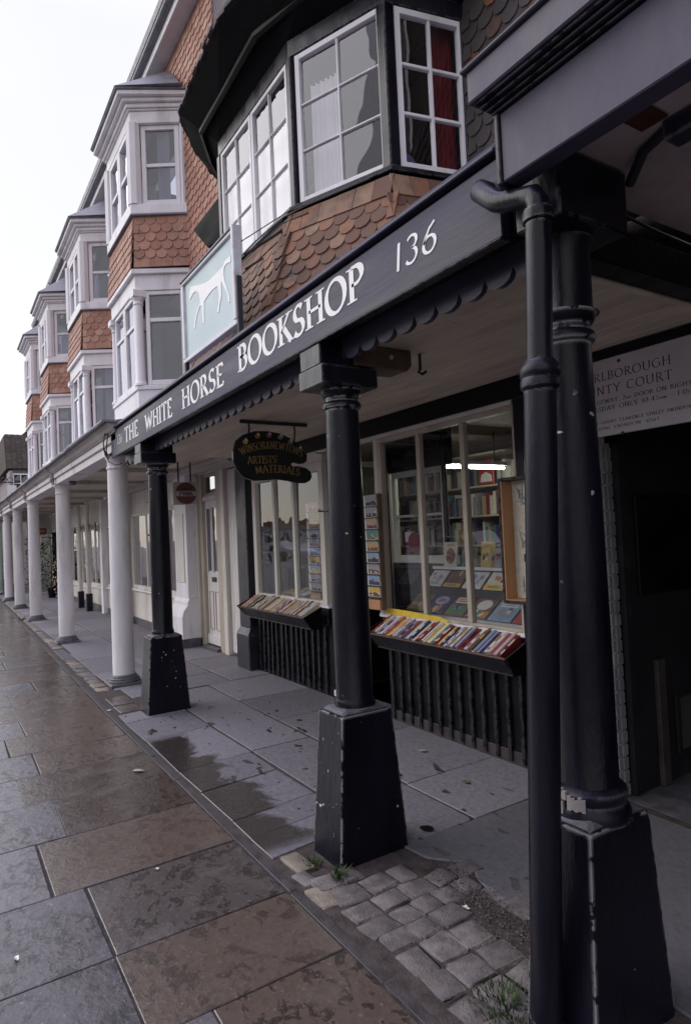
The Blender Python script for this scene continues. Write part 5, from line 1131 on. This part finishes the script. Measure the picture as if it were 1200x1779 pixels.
for y_, z_ in ((2.155, 2.45), (2.575, 2.40)): MB().tube([(PX, y_, 2.532), (PX, y_ + .006, 2.49), (PX, y_ - .004, z_)], .0075, 8).build('hook', 'iron', ps, smooth=True)
PF = Vector((PX + .0142, 0, 0))
lettering('lettering', "WINSOR&NEWTON'S", PF + Y3 * 2.075 + Z3 * 2.265, Y3, Z3, X3, .555, .062, 'letter_gold', ps, .13, gap=.06, path=lambda t: (.062 * (1 - (2 * t - 1) ** 2), -.50 * (2 * t - 1)), depth=.001)
lettering('lettering', "ARTISTS'", PF + Y3 * 2.13 + Z3 * 2.195, Y3, Z3, X3, .27, .062, 'letter_gold', ps, .13, gap=.08, path=lambda t: (.016 * t, .06), depth=.001)
lettering('lettering', 'MATERIALS', PF + Y3 * 2.20 + Z3 * 2.115, Y3, Z3, X3, .40, .064, 'letter_gold', ps, .13, gap=.08, path=lambda t: (.018 * (1 - (2 * t - 1) ** 2) - .012 * t, -.22 * (2 * t - 1)), depth=.001)
for k, (y_, z_, c_, d_) in enumerate(((2.115, 2.375, 'mustard', 0), (2.225, 2.425, 'orange', 0), (2.33, 2.437, 'rose', 0), (2.435, 2.427, 'sky blue', 0), (2.53, 2.39, 'grey', 0), (2.615, 2.33, 'green', 0))):
    MB().prism([(r * math.cos(R(a_)), r * math.sin(R(a_)) + .004) for a_, r in ((0, .026), (50, .024), (85, .030), (120, .018), (180, .028), (230, .026), (290, .024))], PF + Y3 * y_ + Z3 * z_, Y3, Z3, X3, 0, .003).build('paint_blob', 'cover ' + c_, ps)
    MB().prism([(.006 + .012 * math.cos(R(a_)), .016 + .013 * math.sin(R(a_))) for a_ in range(0, 360, 60)], PF + X3 * .003 + Y3 * y_ + Z3 * z_, Y3, Z3, X3, 0, .002).build('paint_highlight', 'paper_white', ps)

pk = thing('round_sign', (-8.5, 2.85, 2.24), 'grey square board with a dull red disc lettered PINK, hanging above the white doorway', 'sign')
KX = -8.45; ky0, ky1, kz0, kz1 = 2.655, 3.01, 2.08, 2.385
box('board', 'sign_grey', pk, KX - .09, KX, ky0, ky1, kz0, kz1, .006)
kc = Vector((KX + .0005, 2.835, 2.232))
MB().prism(arc(0, 0, .148, .148, 0, 352, 44), kc, Y3, Z3, X3, 0, .003).build('disc', 'sign_red', pk)
MB().prism([(-.138, .03), (-.147, 0), (-.138, -.04), (.138, -.04), (.147, 0), (.138, .03)], kc, Y3, Z3, X3, .0032, .0042).build('band', 'sign_grey', pk)
lettering('lettering', 'PINK', kc + X3 * .0043 + Y3 * -.095 + Z3 * -.031, Y3, Z3, X3, .19, .052, 'letter_black', pk, .28, depth=.001)
m = MB(); sq = [Vector((KX + .0042, 2.77 + .011 * i, 2.29 + .017 * math.sin(i * 2.1))) for i in range(13)]; m.tube(sq, .0065, 5); m.build('script_lettering', 'letter_black', pk)
MB().tube([(KX - .05, 2.75, 2.386), (KX - .05, 2.75, 2.66)], .012, 6).build('hanger', 'iron', pk); MB().tube([(KX - .05, 2.92, 2.386), (KX - .05, 2.92, 2.66)], .012, 6).build('hanger', 'iron', pk)

# ============================================================ BOOK TRAYS AND THEIR BOOKS
ORD = ['first', 'second', 'third', 'fourth', 'fifth', 'sixth', 'seventh', 'eighth', 'ninth', 'tenth', 'eleventh', 'twelfth', 'thirteenth', 'fourteenth', 'fifteenth', 'sixteenth', 'seventeenth', 'eighteenth', 'nineteenth', 'twentieth']
ORD += ['twenty-' + q for q in ORD[:9]] + ['thirtieth'] + ['thirty-' + q for q in ORD[:9]] + ['fortieth'] + ['forty-' + q for q in ORD[:9]]
def tray(x0, x1, y0, z0, label):
    t_ = thing('book_tray', ((x0 + x1) / 2, 3.1, z0), label, 'tray')
    # front board leans out from the riser, ends close the trough
    MB().prism([(y0, z0), (y0 + .09, z0 - .115), (y0 + .105, z0 - .115), (y0 + .015, z0)], Vector((x0 + .035, 0, 0)), Y3, Z3, X3, 0, x1 - x0 - .07).build('front_board', 'black_gloss', t_)
    MB().prism([(y0 + .10, z0 - .1152), (3.17, z0 - .125), (3.17, z0 - .14), (y0 + .09, z0 - .13)], Vector((x0 + .035, 0, 0)), Y3, Z3, X3, 0, x1 - x0 - .07).build('bottom_board', 'black_wood', t_)
    for s_, xe in ((-1, x0), (1, x1)):
        a, b, c, d = Vector((xe, y0 - .004, z0)), Vector((xe, 3.13, z0 + .085)), Vector((xe - s_ * .035, 3.13, z0 - .12)), Vector((xe - s_ * .035, y0 + .09, z0 - .118)); t2 = Vector((s_ * .014, 0, 0))
        q = MB(); q.add([a, b, c, d, a + t2, b + t2, c + t2, d + t2], [(0, 1, 2, 3), (7, 6, 5, 4), (0, 4, 5, 1), (1, 5, 6, 2), (2, 6, 7, 3), (3, 7, 4, 0)]); q.build('end_board', 'black_wood', t_)
    box('front_lip', 'timber', t_, x0 - .005, x1 + .005, y0 - .012, y0 - .0005, z0 - .008, z0 + .002, .002)
    return t_
tray(-4.385, -2.845, 2.935, .778, 'long black trough of second-hand books below the large shop window')
tray(-7.06, -5.44, 2.935, .800, 'black trough of worn books below the left shop window')
def book(P, th, ln_, dp_, col, label, group, lean, worn=False):
    """spine uppermost: P is the lower front end of the spine"""
    s_ = Vector((0, math.cos(.52), math.sin(.52))); n_ = Vector((0, -math.sin(.52), math.cos(.52))); u = (X3 * math.cos(lean) + n_ * -math.sin(lean)).normalized(); n_ = s_.cross(u) * -1
    n_ = u.cross(s_).normalized()
    b = thing('book', P, label, 'book', group); c = .0022; m = MB()
    m.obox(P, u, s_, n_, 0, th, 0, ln_, -c, 0); m.obox(P, u, s_, n_, 0, c, 0, ln_, -dp_, -c - .0002); m.obox(P, u, s_, n_, th - c, th, 0, ln_, -dp_, -c - .0002)
    m.build('cover', 'cover ' + col, b)
    MB().obox(P, u, s_, n_, c + .0004, th - c - .0004, .004, ln_ - .004, -dp_ + .004, -c - .0006).build('page_block', 'paper_old', b)
    if th > .017:
        k_ = random.random(); lc = random.choice([q for q in ('black', 'ivory', 'mustard', 'white', 'dark red') if q != col])
        if k_ < .75: MB().obox(P, u, s_, n_, th * .2, th * .8, ln_ * random.uniform(.45, .55), ln_ * random.uniform(.62, .85), 0, .0006).build('spine_title', 'cover ' + lc, b)
        if k_ < .5: MB().obox(P, u, s_, n_, th * .2, th * .8, ln_ * .12, ln_ * random.uniform(.2, .34), 0, .0006).build('spine_title', 'cover ' + lc, b)
    return b
SEQ_R = 'crimson dark_red white lilac ivory lilac rose yellow pale_pink white lilac grey navy crimson sky_blue white navy white crimson dark_red maroon white cream mustard ivory teal dark_red crimson mustard navy white grey white navy lilac dark_red crimson white brown white sky_blue lilac navy ivory pale_pink rose pale_pink dark_red crimson black white grey white maroon maroon cream black yellow lilac grey'.replace('-', ' ').split()
rr = random.Random(31)
def fill(x0, x1, y0, z0, seq, tlab, group, thr, cols=None):
    x = x0; i = 0
    nmax = 49
    while x < x1 and i < nmax:
        th = rr.uniform(*thr); col = (seq[i % len(seq)] if seq else rr.choice(cols)).replace('_', ' ')
        ln_ = rr.uniform(.205, .245); lab = '%s-spined %s, %s from the left in the %s' % (col, 'hardback' if th > .030 else 'paperback' if th < .022 else 'book', ORD[i], tlab)
        book(Vector((x, y0 + .012 + rr.uniform(0, .012), z0 + .003 + rr.uniform(-.009, .009))), th, ln_, rr.uniform(.11, .14), col, lab, group, rr.uniform(-.16, .02))
        x += th + .0018; i += 1
random.seed(4)
fill(-4.34, -2.945, 2.945, .778, SEQ_R, 'tray below the large window', 'books in the tray below the large window', (.019, .042))
fill(-7.01, -5.54, 2.945, .800, None, 'tray below the left window', 'books in the tray below the left window', (.020, .045), ['cream', 'ivory', 'tan', 'white', 'brown', 'grey', 'cream', 'orange', 'ivory', 'white', 'tan', 'black', 'dark red', 'pale pink', 'cream'])
yp = MB(); yp.prism([(-4.40, .90), (-4.40, .955), (-4.1, .95), (-3.7, .935), (-3.62, .915), (-3.62, .90)], Vector((0, 3.160, 0)), X3, Z3, Y3, 0, .004); tag(yp.build('yellow_paper', 'cover yellow'), 'strip of bright yellow paper behind the books at the left of the tray', 'paper')

# ============================================================ THE WINDOW DISPLAY
dr_ = thing('display_rack', (-3.6, 3.6, .9), 'stepped display rack holding picture books inside the large shop window', 'rack')
s45 = Vector((0, math.cos(.78), math.sin(.78))); 
MB().prism([(3.37, .905), (3.55, 1.035), (3.56, 1.10), (3.70, 1.235), (3.72, 1.262), (4.05, 1.262), (4.05, .9), (3.37, .89)], Vector((-4.42, 0, 0)), Y3, Z3, X3, 0, 1.50).build('steps', 'black_wood', dr_)
box('shelf_edge', 'paper_white', dr_, -4.40, -2.93, 3.695, 3.7185, 1.245, 1.270, .002); box('ledge', 'sign_frame', dr_, -4.42, -2.93, 3.30, 3.368, .895, .91, .003)
def pbook(P, U, V, w, h, base, prints, label, group):
    N = U.cross(V).normalized(); b = thing('picture_book', P, label, 'book', group)
    MB().obox(P, U, V, N, 0, w, 0, h, 0, .009).build('cover', 'cover ' + base, b, bevel=.0015)
    for kind, c_, a0, a1, b0, b1 in prints:
        z = .0095 if kind != 'top' else .0105
        if kind == 'oval': MB().prism([(w * ((a0 + a1) / 2 + (a1 - a0) / 2 * math.cos(R(q))), h * ((b0 + b1) / 2 + (b1 - b0) / 2 * math.sin(R(q)))) for q in range(0, 360, 20)], P, U, V, N, z, z + .0006).build('cover_print', 'cover ' + c_, b)
        elif kind == 'fig':
            for k in range(5):
                cx, cy, r_ = rr.uniform(a0, a1) * w, rr.uniform(b0, b1) * h, rr.uniform(.06, .13) * w
                MB().prism([(cx + r_ * rr.uniform(.6, 1.2) * math.cos(R(q)), cy + r_ * 1.3 * rr.uniform(.6, 1.2) * math.sin(R(q))) for q in range(0, 360, 45)], P, U, V, N, .0112 + .0003 * k, .0116 + .0003 * k).build('cover_print', 'cover ' + rr.choice(c_.split('/')), b)
        elif kind == 'text':
            for k in range(2): MB().obox(P, U, V, N, w * (a0 + .03 * k), w * (a1 - .05 * k), h * (b0 + (b1 - b0) * (.15 + .45 * k)), h * (b0 + (b1 - b0) * (.38 + .45 * k)), .0108, .0114).build('cover_print', 'cover ' + c_, b)
        else: MB().obox(P, U, V, N, w * a0, w * a1, h * b0, h * b1, z, z + .0006).build('cover_print', 'cover ' + c_, b)
V1 = Vector((0, .81, .586)).normalized(); V0 = Vector((0, .72, .694)).normalized()
row2 = [('olive', [('rect', 'tan', .1, .9, .08, .45), ('fig', 'grey/olive/cream', .2, .8, .3, .8)], 'olive picture book, leftmost on the lower step'),
        ('navy', [('oval', 'lilac', .15, .85, .45, .92), ('fig', 'mustard/orange', .2, .8, .1, .35), ('text', 'navy', .3, .7, .6, .8)], 'navy picture book with a pale oval on the lower step'),
        ('dark red', [('rect', 'green', .06, .94, .06, .55), ('rect', 'ivory', .15, .85, .64, .92), ('fig', 'navy/tan/sky blue', .2, .8, .15, .5), ('text', 'crimson', .22, .78, .68, .88)], 'red and green picture book with a cream title box'),
        ('brown', [('oval', 'white', .2, .85, .4, .92), ('rect', 'orange', .05, .95, .05, .35), ('fig', 'green/white/mustard', .2, .8, .1, .35)], 'dark picture book with a white oval half hidden by a glazing bar'),
        ('sky blue', [('rect', 'white', .14, .86, .66, .9), ('fig', 'tan/navy/cream/brown', .15, .85, .12, .55), ('text', 'sky blue', .2, .8, .7, .88)], 'sky-blue picture book with a white title box'),
        ('crimson', [('oval', 'white', .14, .88, .38, .93), ('fig', 'brown/olive/dark red', .1, .9, .05, .3), ('text', 'crimson', .25, .78, .56, .80)], 'red picture book with a large white oval, rightmost on the lower step')]
for k, (b_, pr, l) in enumerate(row2): pbook(Vector((-4.40 + k * .243, 3.373, .913)), X3, V1, .222, .215, b_, pr, l, 'picture books on the lower step')
row1 = [('white', [('fig', 'grey/pale pink/lilac', .2, .8, .3, .8), ('text', 'grey', .2, .8, .1, .25)], 'pale picture book, leftmost on the upper step'),
        ('brown', [('rect', 'mustard', 0, 1, 0, .22), ('fig', 'tan/olive/brown/dark red', .1, .9, .3, .9), ('text', 'brown', .2, .8, .04, .18)], 'brown picture book with a mustard band'),
        ('white', [('fig', 'sky blue/grey/lilac', .2, .8, .3, .8)], 'white picture book behind the right glazing bar on the upper step'),
        ('ivory', [('rect', 'yellow', 0, 1, 0, .28), ('fig', 'crimson/grey/orange', .3, .9, .5, .85), ('text', 'olive', .2, .8, .06, .22)], 'white picture book with a yellow band'),
        ('white', [('fig', 'grey/tan/lilac', .2, .8, .25, .8)], 'pale picture book, rightmost on the upper step')]
for k, (b_, pr, l) in enumerate(row1): pbook(Vector((-4.36 + k * .235, 3.566, 1.108)), X3, V0, .205, .175, b_, pr, l, 'picture books on the upper step')
Zt = Vector((0, .12, .99)).normalized()
for x_, w_, h_, b_, pr, l in ((-4.36, .17, .215, 'cream', [('oval', 'brown', .15, .85, .1, .75), ('fig', 'crimson/tan/dark red', .3, .7, .15, .7), ('text', 'crimson', .2, .8, .8, .95)], 'cream book with a red-brown figure standing on the top shelf'),
                           (-4.13, .035, .15, 'teal', [], 'thin teal book standing on the top shelf'), (-4.085, .10, .16, 'navy', [('rect', 'white', .1, .9, .1, .5)], 'small navy book standing on the top shelf'),
                           (-3.985, .05, .16, 'olive', [], 'olive book standing on the top shelf'), (-3.90, .16, .21, 'mustard', [('fig', 'black/white/brown', .1, .6, .2, .6), ('text', 'orange', .2, .8, .75, .9)], 'mustard book standing behind the right glazing bar'),
                           (-3.79, .12, .16, 'grey', [('fig', 'rose/white/navy', .2, .8, .2, .7)], 'grey illustrated book leaning in front of the mustard one'), (-3.66, .06, .15, 'brown', [], 'brown book standing on the top shelf'),
                           (-3.55, .19, .225, 'white', [('rect', 'sky blue', .0, 1, .68, 1), ('fig', 'lilac/grey/rose', .15, .85, .15, .6)], 'tall white book, rightmost on the top shelf')):
    pbook(Vector((x_, 3.80, 1.263)), X3, Zt, w_, h_, b_, pr, l, 'books standing on the top shelf')
# lit strip lamp and the bookcase at the back of the shop
LX, LY0, LY1, LZ = -4.60, 4.05, 4.86, 2.19
tl = thing('strip_lamp', (LX, LY0, LZ), 'lit fluorescent strip lamp inside the bookshop', 'lamp')
MB().tube([(LX, LY0, LZ), (LX, LY1, LZ)], .015, 12).build('tube', 'lamp_light', tl, smooth=True); box('batten', 'paper_white', tl, LX - .03, LX + .03, LY0 - .04, LY1 + .04, LZ + .022, LZ + .06)
for y_ in (LY0 + .12, LY1 - .12): MB().tube([(LX, y_, LZ + .06), (LX, y_, 2.56)], .006, 6).build('rod', 'iron', tl)
bk = thing('bookcase', (-5.2, 5.2, .1), 'tall bookcase full of books at the back of the shop', 'bookcase')
for z in (.3, .68, 1.06, 1.40, 1.73, 2.06, 2.42): box('shelf', 'paper_old', bk, -7.05, -3.2, 5.08, 5.38, z - .022, z, .002)
for x_ in (-7.05, -5.85, -4.65, -3.2): box('upright', 'shelf_wood', bk, x_ - .02, x_ + .02, 5.085, 5.385, .09, 2.45)
rr = random.Random(77)
colk = ['cover ' + q for q in ('dark red', 'cream', 'navy', 'brown', 'ivory', 'teal', 'tan', 'grey', 'white', 'olive')]
mbs = {q: MB() for q in colk}
for z in (.3, .68, 1.06, 1.40, 1.73, 2.06):
    x = -7.0
    while x < -3.25:
        w_ = rr.uniform(.018, .05); q = rr.choice(colk)
        if rr.random() < .05: x += rr.uniform(.05, .15); continue
        mbs[q].box(x, x + w_ - .002, 5.12 + rr.uniform(0, .03), 5.37, z + .0005, z + rr.uniform(.17, .265)); x += w_
for q, mb in mbs.items(): mb.build('book_row', q, bk, kind='stuff')
sh = thing('leaning_cover', (-4.9, 5.05, 2.08), 'red and white cover facing out on the shelf below the lamp', 'book'); box('cover', 'cover crimson', sh, -5.16, -4.94, 5.06, 5.08, 2.062, 2.33); MB().prism([(-5.14, 2.09), (-4.96, 2.09), (-4.97, 2.16), (-5.05, 2.2), (-5.12, 2.17)], Vector((0, 5.0595, 0)), X3, Z3, -Y3, 0, .001).build('cover_print', 'cover white', sh)
# the red disc on the shop door, the left window's display
rd = thing('red_disc_sign', (-4.93, 3.93, 1.46), 'dark red disc hung on the glazed shop door', 'sign')
MB().prism(arc(0, 0, .10, .10, 0, 350, 35), Vector((-4.93, 3.935, 1.475)), X3, Z3, -Y3, 0, .01).build('disc', 'cover dark red', rd); box('card', 'paper_white', rd, -5.1, -4.96, 3.945, 3.95, 1.48, 1.58, 0)
for k, (x_, y_, w_, c_, l) in enumerate(((-6.85, 3.42, .34, 'mustard', 'mustard booklet lying in the left shop window'), (-6.5, 3.38, .3, 'white', 'white print lying in the left shop window beside the booklet'), (-6.42, 3.66, .34, 'grey', 'grey print lying at the back of the left window'), (-6.1, 3.40, .16, 'cream', 'cream leaflet lying near the postcard rack'))):
    pbook(Vector((x_, y_, .925)), X3, Vector((.12, .97, .2)).normalized(), w_, .24, c_, [('fig', 'black/grey/tan', .2, .8, .2, .8)], l, 'prints lying in the left window')
box('window_floor', 'sign_grey', bs, -7.08, -5.42, 3.245, 3.95, .86, .905); box('window_floor', 'black_wood', bs, -4.44, -2.88, 3.245, 3.95, .85, .89)
tw = thing('toy_figures', (-6.8, 3.7, 1.2), 'small dark iron figures on the sill of the left window', 'ornament')
MB().tube([(-6.9, 3.6, 1.20), (-6.86, 3.6, 1.28), (-6.80, 3.6, 1.22), (-6.74, 3.6, 1.30), (-6.70, 3.6, 1.20)], .014, 6).build('scroll', 'iron', tw, smooth=True); box('stand', 'black_wood', tw, -6.95, -6.65, 3.55, 3.65, .906, 1.2)

# postcard racks: a slim case with pockets, every card an object resting in it
CP = [('black', 'grey'), ('brown', 'tan'), ('navy', 'sky blue'), ('black', 'grey'), ('olive', 'teal'), ('brown', 'grey'), ('mustard', 'sky blue'), ('maroon', 'tan'), ('black', 'sky blue'), ('brown', 'mustard')]
def rack(P, U, w, n, ph, label, where, base):
    N = U.cross(Z3).normalized(); r_ = thing('postcard_rack', P, label, 'rack')
    MB().obox(P, U, Z3, N, .03, w, -.10, n * ph + .01, -.035, -.012).build('back_panel', 'shelf_wood', r_, bevel=.003); MB().obox(P, U, Z3, N, w, w + .014, -.10, n * ph + .01, -.035, .008).build('side', 'shelf_wood', r_); MB().obox(P, U, Z3, N, .03, w, -.10, -.015, -.0118, .02).build('pocket', base, r_, bevel=.004)
    for k in range(n): MB().obox(P, U, Z3, N, .03, w - .002, k * ph - .004, k * ph + .006, -.0115, .022).build('pocket', 'iron', r_)
    for k in range(n):
        a_, b_ = CP[(k * 3 + n) % len(CP)]; Vt = (Z3 - N * -.10).normalized(); Nt = U.cross(Vt)
        p0 = P + Z3 * (k * ph + .007) + N * .002; cw = w - .045
        c = thing('postcard', p0, '%s and %s postcard, %s from the bottom of the %s' % (a_, b_, ORD[k], where), 'postcard', 'postcards in the ' + where)
        MB().obox(p0, U, Vt, Nt, 0, w - .006, 0, ph * .96, 0, .003).build('card', 'paper_white', c)
        MB().obox(p0, U, Vt, Nt, .048, w - .010, .004, ph * .93, .0031, .0036).build('sky_print', 'cover ' + b_, c)
        q = [(.048 + cw * t_, ph * (.28 + .18 * random.random())) for t_ in (0, .2, .35, .5, .65, .8, .9)] + [(w - .010, ph * .3), (w - .010, .004), (.048, .004)]
        MB().prism(q, p0, U, Vt, Nt, .0037, .0041).build('view_print', 'cover ' + a_, c)
        m = MB(); lc = random.choice(['ivory', 'tan', 'dark red', 'mustard', 'grey', 'green'])
        for q_ in range(4):
            ux = .055 + (cw - .02) * random.random(); vz = ph * random.uniform(.08, .42); s1, s2 = random.uniform(.006, .02), random.uniform(.004, .02)
            m.obox(p0, U, Vt, Nt, ux - s1 / 2, min(ux + s1, w - .012), vz, vz + s2, .0042 + .0002 * q_, .0044 + .0002 * q_)
        m.build('view_detail', 'cover ' + lc, c)
rack(Vector((-4.55, 3.08, 1.045)), X3, .215, 9, .0955, 'slim wooden postcard rack hung beside the shop doorway', 'rack beside the doorway', 'case_wood')
rack(Vector((-6.16, 3.42, .98)), X3, .26, 10, .0955, 'postcard rack standing inside the left shop window', 'rack inside the left window', 'case_wood')
dc = thing('display_case', (-2.705, 3.12, 1.5), 'shallow wall case with drawings and an orange wood side, beside the downpipe', 'case')
for a in ((-2.930, -2.910, 3.03, 3.139, 1.105, 1.905), (-2.525, -2.505, 3.03, 3.139, 1.105, 1.905), (-2.909, -2.526, 3.03, 3.139, 1.105, 1.125), (-2.909, -2.526, 3.03, 3.139, 1.885, 1.905)): box('frame', 'black_gloss', dc, *a)
box('side_lining', 'case_wood', dc, -2.909, -2.901, 3.035, 3.13, 1.126, 1.884, 0); box('bottom_lining', 'case_wood', dc, -2.900, -2.527, 3.035, 3.13, 1.126, 1.132, 0); box('back_panel', 'cover ivory', dc, -2.900, -2.527, 3.131, 3.138, 1.133, 1.884, 0)
for k, (x_, z_) in enumerate(((-2.855, 1.72), (-2.845, 1.44), (-2.855, 1.17), (-2.675, 1.6), (-2.685, 1.3))):
    m = MB(); 
    for q in range(9): m.tube([(x_ + rr.uniform(-.01, .10), 3.128, z_ + rr.uniform(0, .13)), (x_ + rr.uniform(0, .09), 3.128, z_ + rr.uniform(0, .13))], .0025, 4)
    m.build('ink_drawing', 'cover grey', dc)
box('caption', 'letter_black', dc, -2.825, -2.625, 3.126, 3.1305, 1.365, 1.415, .002)
# on the bay's sill
pt = thing('plate', (-3.28, 2.85, 4.1), 'dark blue and white plate standing in the bay window below the red curtain', 'plate')
MB().prism(arc(0, 0, .085, .085, 0, 345, 24), (BP[4] + ur * .13 - nr * .08 + Z3 * 4.12), ur, Z3, ur.cross(Z3), 0, .012).build('plate_disc', 'cover navy', pt); MB().prism(arc(0, 0, .03, .03, 0, 345, 16), (BP[4] + ur * .13 - nr * .08 + Z3 * 4.12), ur, Z3, ur.cross(Z3), .0122, .014).build('plate_centre', 'cover white', pt)
